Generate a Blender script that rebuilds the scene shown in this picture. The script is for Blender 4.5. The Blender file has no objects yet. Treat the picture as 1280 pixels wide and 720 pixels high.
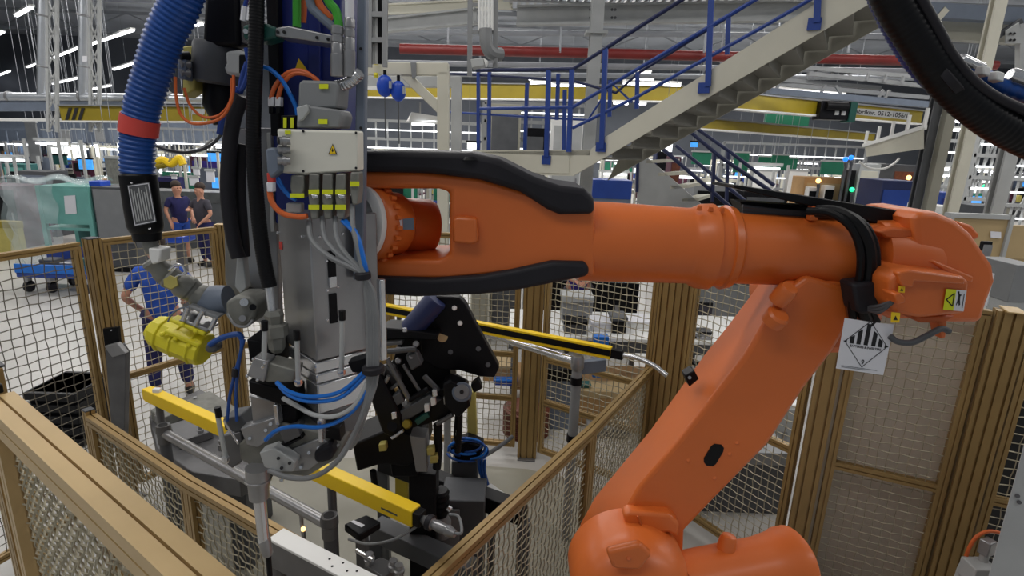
import bpy, math, random
from mathutils import Vector, Matrix
random.seed(7)
SC = bpy.context.scene
COL = SC.collection
PI = math.pi
# ---------------------------------------------------------------- camera
F = 700.0; CZ = 2.8
PITCH = math.radians(14.5); ROLL = math.radians(2.0)
FW = Vector((0, math.cos(PITCH), -math.sin(PITCH)))
_u0 = Vector((0, math.sin(PITCH), math.cos(PITCH))); _r0 = Vector((1, 0, 0))
RT = math.cos(ROLL) * _r0 + math.sin(ROLL) * _u0
UP = math.cos(ROLL) * _u0 - math.sin(ROLL) * _r0
cam_d = bpy.data.cameras.new('camera'); cam = bpy.data.objects.new('camera', cam_d); COL.objects.link(cam)
cam_d.sensor_width = 36; cam_d.lens = 36 * F / 1280; cam_d.clip_start = 0.05; cam_d.clip_end = 200
mw = Matrix((RT, UP, -FW)).transposed().to_4x4(); mw.translation = Vector((0, 0, CZ)); cam.matrix_world = mw
SC.camera = cam

def ray(x, y): return FW + RT * ((x - 640) / F) + UP * ((360 - y) / F)
def W(x, y, Y):                      # measured point of the photo on the upright plane at distance Y
    d = ray(x, y); t = Y / d.y; return Vector((d.x * t, Y, CZ + d.z * t))
def ZP(x, y, z):                     # measured point of the photo on the level plane at height z
    d = ray(x, y); t = (z - CZ) / d.z; return Vector((d.x * t, d.y * t, z))
# ---------------------------------------------------------------- materials
def s2l(c):
    return tuple((v / 255 / 12.92) if v / 255 <= 0.04045 else ((v / 255 + 0.055) / 1.055) ** 2.4 for v in c)
M = {}
def mk(name, rgb, rough=0.5, metal=0.0, var=0.06, scale=6.0, bump=0.0, alpha=1.0, trans=0.0, coat=0.0, emit=0.0):
    m = bpy.data.materials.new(name); m.use_nodes = True
    nt = m.node_tree; b = nt.nodes['Principled BSDF']
    c = s2l(rgb)
    tc = nt.nodes.new('ShaderNodeTexCoord'); nz = nt.nodes.new('ShaderNodeTexNoise')
    nz.inputs['Scale'].default_value = scale; nz.inputs['Detail'].default_value = 4
    nt.links.new(tc.outputs['Object'], nz.inputs['Vector'])
    cr = nt.nodes.new('ShaderNodeValToRGB')
    cr.color_ramp.elements[0].position = 0.3; cr.color_ramp.elements[1].position = 0.7
    cr.color_ramp.elements[0].color = tuple(max(0, v * (1 - 2 * var)) for v in c) + (1,)
    cr.color_ramp.elements[1].color = tuple(min(1, v * (1 + var)) for v in c) + (1,)
    nt.links.new(nz.outputs['Fac'], cr.inputs['Fac']); nt.links.new(cr.outputs['Color'], b.inputs['Base Color'])
    b.inputs['Roughness'].default_value = rough; b.inputs['Metallic'].default_value = metal
    if coat: b.inputs['Coat Weight'].default_value = coat; b.inputs['Coat Roughness'].default_value = 0.25
    if trans: b.inputs['Transmission Weight'].default_value = trans
    if alpha < 1: b.inputs['Alpha'].default_value = alpha
    if emit:
        nt.links.new(cr.outputs['Color'], b.inputs['Emission Color']); b.inputs['Emission Strength'].default_value = emit
    if bump:
        bp = nt.nodes.new('ShaderNodeBump'); bp.inputs['Strength'].default_value = bump; bp.inputs['Distance'].default_value = 0.01
        nt.links.new(nz.outputs['Fac'], bp.inputs['Height']); nt.links.new(bp.outputs['Normal'], b.inputs['Normal'])
    M[name] = m; return m
mk('orange', (216, 108, 42), 0.42, 0, 0.04, 3, 0.02, coat=0.25)
mk('orange_dark', (196, 94, 36), 0.5, 0, 0.05, 5)
mk('black_rubber', (40, 39, 44), 0.5, 0, 0.1, 8, 0.05)
mk('black_plastic', (15, 15, 18), 0.42, 0, 0.1, 9)
mk('black_metal', (21, 21, 25), 0.4, 0.3, 0.15, 9)
mk('gold_alu', (160, 132, 84), 0.42, 0.35, 0.06, 4)
mk('gold_groove', (92, 68, 36), 0.6, 0.2, 0.08, 4)
mk('gold_pale', (190, 162, 114), 0.42, 0.2, 0.05, 4)
mk('wire', (168, 160, 138), 0.45, 0.4, 0.12, 30)
mk('wire_dark', (104, 98, 86), 0.5, 0.4, 0.12, 30)
mk('steel', (158, 158, 160), 0.3, 0.6, 0.1, 5)
mk('steel_bright', (212, 213, 216), 0.2, 0.75, 0.06, 8)
mk('steel_dark', (108, 108, 110), 0.36, 0.5, 0.12, 6)
mk('cast_grey', (132, 132, 126), 0.5, 0.3, 0.14, 14, 0.1)
mk('grey_paint', (132, 134, 136), 0.5, 0, 0.05, 4)
mk('grey_light', (176, 178, 178), 0.5, 0, 0.05, 4)
mk('grey_dark', (78, 80, 84), 0.55, 0, 0.08, 4)
mk('grey_blue', (112, 122, 138), 0.5, 0.1, 0.06, 4)
mk('cream', (206, 203, 188), 0.5, 0, 0.04, 2)
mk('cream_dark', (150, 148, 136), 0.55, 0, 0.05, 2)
mk('stair_shade', (112, 110, 102), 0.6, 0, 0.05, 2)  # cream darkened: the shade under the stair is put into this colour
mk('white', (232, 232, 230), 0.45, 0, 0.02, 3)
mk('box_white', (222, 220, 208), 0.5, 0, 0.02, 3)
mk('paper', (226, 226, 232), 0.7, 0, 0.02, 6)
mk('ink', (24, 24, 28), 0.7, 0, 0.05, 20)
mk('rail_blue', (28, 62, 142), 0.45, 0, 0.07, 3)
mk('rail_navy', (22, 34, 78), 0.5, 0, 0.08, 3)
mk('deep_blue', (14, 34, 112), 0.42, 0, 0.12, 3)
mk('hose_blue', (20, 72, 148), 0.38, 0, 0.06, 10)
mk('air_blue', (20, 110, 205), 0.35, 0, 0.06, 10)
mk('ball_blue', (24, 74, 190), 0.35, 0, 0.05, 5)
mk('red_band', (214, 72, 64), 0.55, 0, 0.05, 8)
mk('red_pipe', (116, 30, 27), 0.5, 0, 0.1, 2)
mk('yellow', (246, 206, 20), 0.45, 0, 0.04, 4)
mk('yellow_crane', (146, 128, 20), 0.5, 0, 0.06, 2)
mk('yellow_green', (226, 214, 40), 0.45, 0, 0.06, 14)
mk('tag_yellow', (222, 230, 30), 0.5, 0, 0.03, 8)
mk('olive', (182, 170, 92), 0.55, 0, 0.06, 8)
mk('green_cable', (60, 160, 44), 0.45, 0, 0.06, 10)
mk('green_dark', (14, 74, 66), 0.5, 0, 0.08, 10)
mk('green_board', (20, 112, 84), 0.6, 0, 0.06, 4)
mk('orange_cable', (218, 104, 46), 0.45, 0, 0.06, 10)
mk('grey_cable', (126, 128, 130), 0.5, 0, 0.06, 10)
mk('teal', (112, 176, 168), 0.5, 0, 0.06, 4)
mk('teal_dark', (48, 104, 102), 0.5, 0, 0.06, 4)
mk('film', (214, 226, 230), 0.18, 0, 0.08, 9, 0.6, alpha=0.3)
mk('brown_coil', (104, 54, 34), 0.6, 0, 0.16, 12)
mk('cardboard', (186, 146, 96), 0.7, 0, 0.06, 5)
mk('beige', (206, 196, 182), 0.7, 0, 0.05, 2)
mk('tan', (182, 158, 116), 0.65, 0, 0.05, 2)
mk('maroon', (84, 34, 56), 0.6, 0, 0.2, 6)
mk('purple', (58, 44, 132), 0.8, 0, 0.12, 8)
mk('navy_cloth', (30, 30, 84), 0.85, 0, 0.14, 10)
mk('work_blue', (36, 78, 172), 0.85, 0, 0.16, 10)
mk('dark_cloth', (64, 62, 72), 0.85, 0, 0.12, 10)
mk('skin', (196, 142, 118), 0.6, 0, 0.06, 10)
mk('hair', (58, 44, 36), 0.7, 0, 0.2, 30)
mk('shoe', (30, 30, 32), 0.6, 0, 0.1, 10)
mk('screen_blue', (70, 160, 240), 0.4, 0, 0.15, 4, emit=0.9)
mk('screen_white', (235, 240, 240), 0.4, 0, 0.05, 4, emit=1.1)
mk('lamp', (250, 250, 255), 0.4, 0, 0.0, 4, emit=5.0)
mk('lamp_soft', (245, 248, 250), 0.4, 0, 0.0, 4, emit=2.0)
mk('led_green', (40, 230, 150), 0.4, 0, 0.0, 4, emit=1.6)
mk('led_amber', (255, 190, 110), 0.4, 0, 0.0, 4, emit=4.0)
mk('led_blue', (30, 130, 255), 0.4, 0, 0.0, 4, emit=1.2)
mk('cell_floor', (150, 147, 134), 0.45, 0, 0.06, 2)
mk('floor_mat', (186, 184, 180), 0.32, 0, 0.05, 0.9)
mk('ceiling_mat', (176, 182, 192), 0.8, 0, 0.1, 0.4)
mk('wall_mat', (100, 105, 114), 0.8, 0, 0.1, 0.4)
mk('truss', (150, 154, 160), 0.6, 0.1, 0.06, 2)
mk('duct', (196, 200, 206), 0.3, 0.7, 0.06, 2)
for _n in ('black_rubber', 'black_plastic', 'black_metal'): M[_n].node_tree.nodes['Principled BSDF'].inputs['Specular IOR Level'].default_value = 0.22
# ---------------------------------------------------------------- mesh builder
def frame_of(t, up=None):
    t = t.normalized(); a = up or Vector((0, 0, 1))
    if abs(t.dot(a)) > 0.98: a = Vector((0, 1, 0)) if abs(t.y) < 0.9 else Vector((1, 0, 0))
    n = (a - t * a.dot(t)).normalized(); return n, t.cross(n)
def spline(pts, k=6):
    pts = [Vector(p) for p in pts]
    if len(pts) < 3: return pts
    out = []
    for i in range(len(pts) - 1):
        p0 = pts[i - 1] if i else pts[0] * 2 - pts[1]; p1 = pts[i]; p2 = pts[i + 1]
        p3 = pts[i + 2] if i + 2 < len(pts) else p2 * 2 - p1
        for j in range(k):
            t = j / k
            out.append(0.5 * ((2 * p1) + (p2 - p0) * t + (2 * p0 - 5 * p1 + 4 * p2 - p3) * t * t + (3 * p1 - p0 - 3 * p2 + p3) * t ** 3))
    out.append(pts[-1]); return out
class MB:
    def __init__(s): s.v = []; s.f = []; s.mi = []; s.mats = []; s.cur = 0
    def use(s, mat):
        if mat not in s.mats: s.mats.append(mat)
        s.cur = s.mats.index(mat); return s
    def add(s, vs, fs):
        b = len(s.v); s.v += [Vector(p) for p in vs]; s.f += [tuple(b + i for i in f) for f in fs]; s.mi += [s.cur] * len(fs); return s
    def box(s, c, d, rz=0.0, rot=None):
        c = Vector(c); R = rot or Matrix.Rotation(rz, 3, 'Z'); h = Vector(d) / 2
        vs = [c + R @ Vector((sx * h.x, sy * h.y, sz * h.z)) for sx in (-1, 1) for sy in (-1, 1) for sz in (-1, 1)]
        return s.add(vs, [(0, 1, 3, 2), (4, 6, 7, 5), (0, 4, 5, 1), (2, 3, 7, 6), (0, 2, 6, 4), (1, 5, 7, 3)])
    def minmax(s, a, b):
        a, b = Vector(a), Vector(b); return s.box((a + b) / 2, [abs(q) for q in (b - a)])
    def bar(s, p, q, w, h, up=None):
        p, q = Vector(p), Vector(q); n, b = frame_of(q - p, up)
        vs = [e + b * (i * w / 2) + n * (j * h / 2) for e in (p, q) for i, j in ((-1, -1), (1, -1), (1, 1), (-1, 1))]
        return s.add(vs, [(3, 2, 1, 0), (4, 5, 6, 7), (0, 1, 5, 4), (1, 2, 6, 5), (2, 3, 7, 6), (3, 0, 4, 7)])
    def tube(s, pts, r, n=8, smooth=0, ribs=0, amp=0.0, cap=True):
        pts = spline(pts, smooth) if smooth else [Vector(p) for p in pts]
        if ribs:                                     # resample for corrugation
            L = sum((pts[i + 1] - pts[i]).length for i in range(len(pts) - 1)); m = ribs * 4; step = L / m
            out = [pts[0]]; acc = 0.0
            for i in range(len(pts) - 1):
                a, b = pts[i], pts[i + 1]; l = (b - a).length; pos = step - acc
                while pos <= l + 1e-9: out.append(a + (b - a) * (pos / l)); pos += step
                acc = l - (pos - step)
            pts = out
        N = len(pts); rs = r if isinstance(r, (list, tuple)) else None
        t0 = pts[1] - pts[0]; nn, bb = frame_of(t0); vs = []
        for i, p in enumerate(pts):
            t = (pts[min(i + 1, N - 1)] - pts[max(i - 1, 0)]).normalized()
            nn = (nn - t * nn.dot(t)).normalized(); bb = t.cross(nn)
            rr = (rs[0] + (rs[1] - rs[0]) * i / (N - 1)) if rs else r
            if ribs: rr = rr * (1 + amp * (1 if i % 4 in (1, 2) else -1))
            vs += [p + nn * (rr * math.cos(2 * PI * k / n)) + bb * (rr * math.sin(2 * PI * k / n)) for k in range(n)]
        fs = [(i * n + k, i * n + (k + 1) % n, (i + 1) * n + (k + 1) % n, (i + 1) * n + k) for i in range(N - 1) for k in range(n)]
        if cap: fs += [tuple(range(n - 1, -1, -1)), tuple((N - 1) * n + k for k in range(n))]
        return s.add(vs, fs)
    def cyl(s, p, q, r, r2=None, n=20): return s.lathe(p, q, [(0, r), (1, r if r2 is None else r2)], n)
    def lathe(s, p, q, prof, n=28, cap=True):        # prof: (fraction along p->q, radius)
        p, q = Vector(p), Vector(q); nn, bb = frame_of(q - p); vs = []; N = len(prof)
        for t, r in prof:
            c = p + (q - p) * t
            vs += [c + nn * (r * math.cos(2 * PI * k / n)) + bb * (r * math.sin(2 * PI * k / n)) for k in range(n)]
        fs = [(i * n + k, i * n + (k + 1) % n, (i + 1) * n + (k + 1) % n, (i + 1) * n + k) for i in range(N - 1) for k in range(n)]
        if cap: fs += [tuple(range(n - 1, -1, -1)), tuple((N - 1) * n + k for k in range(n))]
        return s.add(vs, fs)
    def ball(s, c, r, n=16, sc=(1, 1, 1)):
        c = Vector(c); vs = []; m = n // 2
        for i in range(1, m):
            a = PI * i / m
            vs += [c + Vector((r * sc[0] * math.sin(a) * math.cos(2 * PI * k / n), r * sc[1] * math.sin(a) * math.sin(2 * PI * k / n), r * sc[2] * math.cos(a))) for k in range(n)]
        vs += [c + Vector((0, 0, r * sc[2])), c - Vector((0, 0, r * sc[2]))]; T = len(vs) - 2
        fs = [(i * n + k, (i + 1) * n + k, (i + 1) * n + (k + 1) % n, i * n + (k + 1) % n) for i in range(m - 2) for k in range(n)]
        fs += [(T, k, (k + 1) % n) for k in range(n)] + [(T + 1, (m - 2) * n + (k + 1) % n, (m - 2) * n + k) for k in range(n)]
        return s.add(vs, fs)
    def loft(s, rings, cap=True):
        n = len(rings[0]); vs = [p for r in rings for p in r]; N = len(rings)
        fs = [(i * n + k, i * n + (k + 1) % n, (i + 1) * n + (k + 1) % n, (i + 1) * n + k) for i in range(N - 1) for k in range(n)]
        if cap: fs += [tuple(range(n - 1, -1, -1)), tuple((N - 1) * n + k for k in range(n))]
        return s.add(vs, fs)
    def prism(s, poly, Y, depth):                    # outline measured at distance Y, extruded straight back
        a = [W(x, y, Y) for x, y in poly]; d = Vector((0, depth, 0)); return s.loft([a, [p + d for p in a]])
    def extr(s, poly, d): a = [Vector(p) for p in poly]; d = Vector(d); return s.loft([a, [p + d for p in a]])
    def profile(s, p, q, sec, up=None):              # section (list of 2D) swept p->q
        p, q = Vector(p), Vector(q); n, b = frame_of(q - p, up)
        return s.loft([[e + b * x + n * y for x, y in sec] for e in (p, q)])
    def build(s, name, mat=None, parent=None, smooth=True, bevel=0.0, seg=2, angle=35):
        me = bpy.data.meshes.new(name)
        off = root_loc(parent)
        if off is None:
            lo = Vector([min(v[i] for v in s.v) for i in range(3)]); hi = Vector([max(v[i] for v in s.v) for i in range(3)])
            off = Vector(((lo.x + hi.x) / 2, (lo.y + hi.y) / 2, lo.z))
        me.from_pydata([tuple(v - off) for v in s.v], [], s.f)
        mats = s.mats or [mat]
        if mat is not None and s.mats: mats = s.mats
        for k in mats: me.materials.append(M[k] if isinstance(k, str) else k)
        if s.mats: me.polygons.foreach_set('material_index', s.mi)
        me.validate()
        import bmesh
        bm = bmesh.new(); bm.from_mesh(me); bmesh.ops.recalc_face_normals(bm, faces=bm.faces); bm.to_mesh(me); bm.free()
        if smooth: me.shade_smooth(); me.set_sharp_from_angle(angle=math.radians(angle))
        o = bpy.data.objects.new(name, me); COL.objects.link(o)
        if parent is not None: o.parent = parent
        else: o.location = off
        if bevel:
            b = o.modifiers.new('Bevel', 'BEVEL'); b.width = bevel; b.segments = seg; b.limit_method = 'ANGLE'; b.angle_limit = math.radians(40)
        return o
def root_loc(p):
    if p is None: return None
    while p.parent is not None: p = p.parent
    return p.location
def tag(o, label=None, cat=None, group=None, kind=None):
    if label: o['label'] = label
    if cat: o['category'] = cat
    if group: o['group'] = group
    if kind: o['kind'] = kind
    return o
def T(name, label, cat, loc, group=None):
    o = bpy.data.objects.new(name, None); COL.objects.link(o); o.location = Vector(loc); o.empty_display_size = 0.1
    return tag(o, label, cat, group)
def copy_tree(o, parent=None):
    c = o.copy(); COL.objects.link(c)
    if parent is not None: c.parent = parent
    for ch in [k for k in SC.objects if k.parent == o]: copy_tree(ch, c)
    return c
class Quad:                                          # a flat patch; marks are laid on it in its own u, v
    def __init__(s, a, b, c, d): s.p = [Vector(k) for k in (a, b, c, d)]; s.n = (s.p[1] - s.p[0]).cross(s.p[3] - s.p[0]).normalized()
    def at(s, u, v, o=0.0):
        a, b, c, d = s.p; return (a * (1 - u) + b * u) * (1 - v) + (d * (1 - u) + c * u) * v + s.n * o
    def poly(s, mb, pts, o=0.0006, th=0.0006):
        mb.loft([[s.at(u, v, o) for u, v in pts], [s.at(u, v, o + th) for u, v in pts]])
    def rect(s, mb, u0, v0, u1, v1, o=0.0006, th=0.0006): s.poly(mb, [(u0, v0), (u1, v0), (u1, v1), (u0, v1)], o, th)
    def line(s, mb, a, b, w, o=0.0006, th=0.0006):
        dx, dy = b[0] - a[0], b[1] - a[1]; l = math.hypot(dx, dy); nx, ny = -dy / l * w / 2, dx / l * w / 2
        s.poly(mb, [(a[0] + nx, a[1] + ny), (a[0] - nx, a[1] - ny), (b[0] - nx, b[1] - ny), (b[0] + nx, b[1] + ny)], o, th)
    def text(s, txt, name, mat, parent, u0, v0, u1, v1, o=0.001):
        cu = bpy.data.curves.new(name, 'FONT'); cu.body = txt; cu.size = 1.0; cu.offset = 0.022
        to = bpy.data.objects.new(name, cu); COL.objects.link(to); bpy.context.view_layer.update()
        me = bpy.data.meshes.new_from_object(to.evaluated_get(bpy.context.evaluated_depsgraph_get()))
        bpy.data.objects.remove(to); bpy.data.curves.remove(cu)
        xs = [v.co.x for v in me.vertices]; ys = [v.co.y for v in me.vertices]
        x0, x1, y0, y1 = min(xs), max(xs), min(ys), max(ys); off = root_loc(parent)
        for v in me.vertices:
            u = u0 + (u1 - u0) * (v.co.x - x0) / (x1 - x0); w = v0 + (v1 - v0) * (v.co.y - y0) / (y1 - y0)
            v.co = s.at(u, w, o) - off
        me.materials.clear(); me.materials.append(M[mat])
        ob = bpy.data.objects.new(name, me); COL.objects.link(ob); ob.parent = parent; return ob
def PQ(corners, Y):                                  # patch from four measured corners: bottom-left, bottom-right, top-right, top-left
    ys = Y if isinstance(Y, (list, tuple)) else [Y] * 4
    return Quad(*[W(x, y, k) for (x, y), k in zip(corners, ys)])
def tp(pts): return [W(x, y, Y) for x, y, Y in pts]
# ================================================================ the setting
def struct(name, mb, mat, label=None):
    o = mb.build(name, mat, smooth=False); return tag(o, label=label, kind='structure')
X0, X1, Y0_, Y1_, HZ = -46, 46, -5, 46, 9.6
struct('floor', MB().minmax((X0, Y0_, -0.2), (X1, Y1_, 0)), 'floor_mat')
struct('ceiling', MB().minmax((X0, Y0_, HZ), (X1, Y1_, HZ + 0.2)), 'ceiling_mat')
struct('wall_back', MB().minmax((X0, Y1_, 0), (X1, Y1_ + 0.2, HZ)), 'wall_mat')
struct('wall_left', MB().minmax((X0 - 0.2, Y0_, 0), (X0, Y1_, HZ)), 'wall_mat')
struct('wall_right', MB().minmax((X1, Y0_, 0), (X1 + 0.2, Y1_, HZ)), 'wall_mat')
# ---- ambient world fill added, and area lights for the hall lamps
w = bpy.data.worlds.new('world'); SC.world = w; w.use_nodes = True
bg = w.node_tree.nodes['Background']; bg.inputs[0].default_value = (0.86, 0.93, 1.0, 1); bg.inputs[1].default_value = 0.23
def area(loc, sx, sy, e, col=(1, 0.97, 0.93), rot=(0, 0, 0)):
    l = bpy.data.lights.new('hall_light', 'AREA'); l.shape = 'RECTANGLE'; l.size = sx; l.size_y = sy; l.energy = e; l.color = col
    o = bpy.data.objects.new('hall_light', l); o.location = loc; o.rotation_euler = rot; COL.objects.link(o); return o
LK = 0.34
for yy, e in ((-1.0, 440), (4.5, 520), (11, 900), (18, 1300), (26, 1700), (36, 2000)):
    for xx in (-14, -3, 8, 20):
        area((xx, yy, 7.4), 6.5, 1.2, e * LK)
# ================================================================ safety fence
def grooved(w, d, g=0.008, gd=0.01, lim=0.06):       # extrusion section w x d with slots
    def side(L, n):                                   # positions of slots along a side
        return [L * ((i + 0.5) / n - 0.5) for i in range(n)]
    pts = []
    nx = max(1, round(w / 0.05)) if w > lim else 1; ny = max(1, round(d / 0.05)) if d > lim else 1
    for c in side(w, nx): pts += [(c - g / 2, -d / 2), (c - g / 2, -d / 2 + gd), (c + g / 2, -d / 2 + gd), (c + g / 2, -d / 2)]
    a = [(-w / 2, -d / 2)] + pts + [(w / 2, -d / 2)]
    pts = []
    for c in side(d, ny): pts += [(w / 2, c - g / 2), (w / 2 - gd, c - g / 2), (w / 2 - gd, c + g / 2), (w / 2, c + g / 2)]
    a += pts + [(w / 2, d / 2)]
    pts = []
    for c in reversed(side(w, nx)): pts += [(c + g / 2, d / 2), (c + g / 2, d / 2 - gd), (c - g / 2, d / 2 - gd), (c - g / 2, d / 2)]
    a += pts + [(-w / 2, d / 2)]
    pts = []
    for c in reversed(side(d, ny)): pts += [(-w / 2, c + g / 2), (-w / 2 + gd, c + g / 2), (-w / 2 + gd, c - g / 2), (-w / 2, c - g / 2)]
    return a + pts
def V3(p, z): return Vector((p[0], p[1], z))
def mesh_grid(mb, a, b, z0, z1, cell=0.052, r=0.0034, wave=0.004):
    a2, b2 = V3(a, 0), V3(b, 0); L = (b2 - a2).length; u = (b2 - a2) / L; n = Vector((-u.y, u.x, 0))
    nu = max(2, round(L / cell)); nv = max(2, round((z1 - z0) / cell))
    for i in range(1, nu):
        pts = [a2 + u * (L * i / nu + 0.0035 * math.sin(2.1 * i + 1.7 * j)) + n * (wave * (1 if (i + j) % 2 else -1)) + Vector((0, 0, z0 + (z1 - z0) * j / nv)) for j in range(nv + 1)]
        mb.tube(pts, r, 4, cap=False)
    for j in range(1, nv):
        pts = [a2 + u * (L * i / nu) + n * (-wave * (1 if (i + j) % 2 else -1)) + Vector((0, 0, z0 + (z1 - z0) * j / nv + 0.0035 * math.sin(1.9 * i + 2.3 * j))) for i in range(nu + 1)]
        mb.tube(pts, r, 4, cap=False)
def post(p, z1, label, w=0.08, d=0.08, rz=0.0, cap='gold_pale', mat='gold_alu', plate=True):
    t = T('fence_post', label, 'fence post', V3(p, 0), 'gold fence posts')
    ux = Vector((math.cos(rz), math.sin(rz), 0))
    MB().profile(V3(p, 0.01), V3(p, z1), grooved(d, w, 0.012 if w > 0.1 else 0.009, 0.018), up=ux).build('upright', mat, t, smooth=False)
    MB().box(V3(p, z1 + 0.004), (d * 1.0, w * 1.0, 0.008), rz).build('end_cap', cap, t, bevel=0.002)
    if plate: MB().box(V3(p, 0.006), (0.16, 0.16, 0.012), rz).build('foot_plate', 'steel_dark', t, bevel=0.003)
    return t
def panel(a, b, z0, z1, label, rails=(), w=0.045, d=0.045, cell=0.052, r=0.0034, wire='wire', top=None, mat='gold_alu', wave=0.004, board=None):
    a, b = Vector((a[0], a[1], 0)), Vector((b[0], b[1], 0)); mid = (a + b) / 2; u = (b - a).normalized()
    t = T('mesh_fence', label, 'fence panel', V3(mid, z0), 'mesh fence sections'); sec = grooved(w, d, 0.007, 0.008)
    tw = top or d
    for q in (a + u * w / 2, b - u * w / 2): MB().profile(V3(q, z0), V3(q, z1 - tw), sec, up=u).build('stile', mat, t, smooth=False)
    MB().profile(V3(a, z1 - tw / 2), V3(b, z1 - tw / 2), grooved(d if not top else top, tw, 0.008, 0.012) if not top else grooved(top, tw, 0.007, 0.014, 0.2), up=Vector((0, 0, 1))).build('top_rail', mat, t, smooth=False)
    MB().profile(V3(a + u * w, z0 + d / 2), V3(b - u * w, z0 + d / 2), sec, up=Vector((0, 0, 1))).build('bottom_rail', mat, t, smooth=False)
    for z in rails: MB().profile(V3(a + u * w, z), V3(b - u * w, z), sec, up=Vector((0, 0, 1))).build('middle_rail', mat, t, smooth=False)
    mb = MB(); mesh_grid(mb, a + u * w, b - u * w, z0 + d, z1 - tw, cell, r, wave); mb.build('wire_mesh', wire, t, smooth=False)
    return t
def along(a, b, d): a, b = Vector(a), Vector(b); return a + (b - a).normalized() * d
ZT = 2.05
LA, LB = Vector((-3.42, 2.35)), Vector((-2.93, 3.82))
LC, LD, LE = Vector((-2.44, 4.62)), Vector((-1.13, 4.74)), Vector((0.19, 4.62))
RC, RE, RD, RF = Vector((1.21, 3.98)), Vector((1.86, 3.06)), Vector((2.55, 2.75)), Vector((3.55, 2.34))
def ang(a, b): return math.atan2(b[1] - a[1], b[0] - a[0])
post(LB, ZT + 0.01, 'gold slotted fence post with a black latch plate, at the left', 0.08, 0.08, ang(LA, LB), 'grey_dark')
u1 = (LB - LA).normalized(); u2 = (LC - LB).normalized()
panel(LA, LB - u1 * 0.09, 0.1, ZT, 'tall mesh fence panel in front of the teal wrapped cabinet', (), cell=0.062, wire='wire_dark', r=0.0036)
panel(LB + u2 * 0.06, LC - u2 * 0.05, 0.1, ZT, 'tall mesh fence panel in front of the bending blue worker', (1.0,), cell=0.058)
post(LC, ZT + 0.01, 'gold fence post at the back left corner behind the tool', 0.08, 0.08, ang(LC, LD))
u3 = (LD - LC).normalized(); panel(LC + u3 * 0.05, LD - u3 * 0.05, 0.1, ZT, 'tall mesh fence panel behind the hanging tool column', (1.0,))
post(LD, ZT + 0.01, 'gold fence post just right of the grey cable bundle', 0.08, 0.08, ang(LC, LD))
u4 = (LE - LD).normalized(); panel(LD + u4 * 0.05, LE - u4 * 0.115, 0.1, ZT, 'tall mesh fence panel behind the black clamping fixture', (1.0, 0.58))
post(LE, ZT + 0.01, 'wide gold fence post beneath the lower black arm cover', 0.17, 0.08, ang(LD, LE))
u5 = (RC - LE).normalized(); panel(LE + u5 * 0.115, RC - u5 * 0.13, 0.1, ZT, 'tall mesh fence panel in front of the cluttered white desk', (1.0, 0.6))
post(RC, ZT + 0.01, 'wide gold fence post where the low fence meets the tall one', 0.24, 0.08, ang(LE, RC))
u6 = (RE - RC).normalized(); panel(RC + u6 * 0.14, RE - u6 * 0.09, 0.1, ZT, 'tall mesh fence panel partly hidden by the orange lower arm', (1.0,))
u7 = (RD - RE).normalized()
post(RE, ZT + 0.01, 'gold fence post below the white warning placard', 0.115, 0.07, ang(RE, RD))
panel(RE + u7 * 0.08, RD - u7 * 0.085, 0.1, ZT, 'tall mesh fence panel in front of the plain beige board', (1.0,), cell=0.05)
post(RD, ZT + 0.01, 'wide gold grooved fence post below the robot elbow motor', 0.14, 0.08, ang(RE, RD))
u8 = (RF - RD).normalized(); panel(RD + u8 * 0.085, RF, 0.1, ZT, 'tall mesh fence panel at the far right edge', (1.0,), cell=0.05)
# black latch and grey bracket on the left post
t = T('gate_latch', 'black latch plate with grey sliding bar on the left fence post', 'latch', W(142, 470, 3.7))
MB().prism([(128, 411), (147, 409), (149, 433), (131, 436)], 3.74, 0.03).build('plate', 'black_metal', t, bevel=0.003)
MB().prism([(131, 436), (150, 431), (157, 442), (155, 560), (141, 560)], 3.70, 0.05).build('slide_bar', 'steel_dark', t, bevel=0.004)
MB().prism([(130, 433), (146, 429), (157, 442), (140, 447)], 3.68, 0.04).build('slide_head', 'steel', t, bevel=0.004)
b_ = MB(); b_.ball(W(139, 413, 3.735), 0.006, 8); b_.build('screw', 'steel_bright', t)
tag(MB().loft([[Vector((x, y, 0.002)) for x, y in ((-2.6, 3.0), (-0.4, 1.6), (1.2, 4.0), (0.2, 4.4), (-1.2, 4.5), (-2.4, 4.4))], [Vector((x, y, 0.012)) for x, y in ((-2.6, 3.0), (-0.4, 1.6), (1.2, 4.0), (0.2, 4.4), (-1.2, 4.5), (-2.4, 4.4))]]).build('cell_floor_area', 'cell_floor', None, smooth=False), 'dull beige-grey area of floor under the station inside the fences', 'floor plate')  # thin sheet added to give the floor inside the cell a darker tone
# ---- low fences round the station
ZL = 1.18
QA, QB, QC = Vector((-2.46, 2.98)), Vector((-1.53, 2.37)), Vector((-0.60, 1.82))
v1 = (QB - QA).normalized()
post(QA, ZL + 0.02, 'short gold fence post with dark cap at the low left fence corner', 0.05, 0.05, ang(QA, QC), 'grey_dark')
panel(QA + v1 * 0.03, QB, 0.1, ZL, 'low mesh fence panel left of the hanging tool', (), top=0.055, cell=0.045)
panel(QB, QC, 0.1, ZL, 'low mesh fence panel behind the hanging chrome shaft', (), top=0.055, cell=0.045)
SA, SB, SC_ = Vector((1.10, 4.04)), Vector((0.50, 3.02)), Vector((-0.38, 1.64))
v2 = (SB - SA).normalized()
panel(SA + v2 * 0.05, SB, 0.1, ZL, 'low mesh fence panel meeting the tall fence at its far end', (), top=0.055, cell=0.042)
panel(SB, SC_, 0.1, ZL, 'low mesh fence panel running toward the camera left of the robot', (), top=0.055, cell=0.042)
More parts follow.
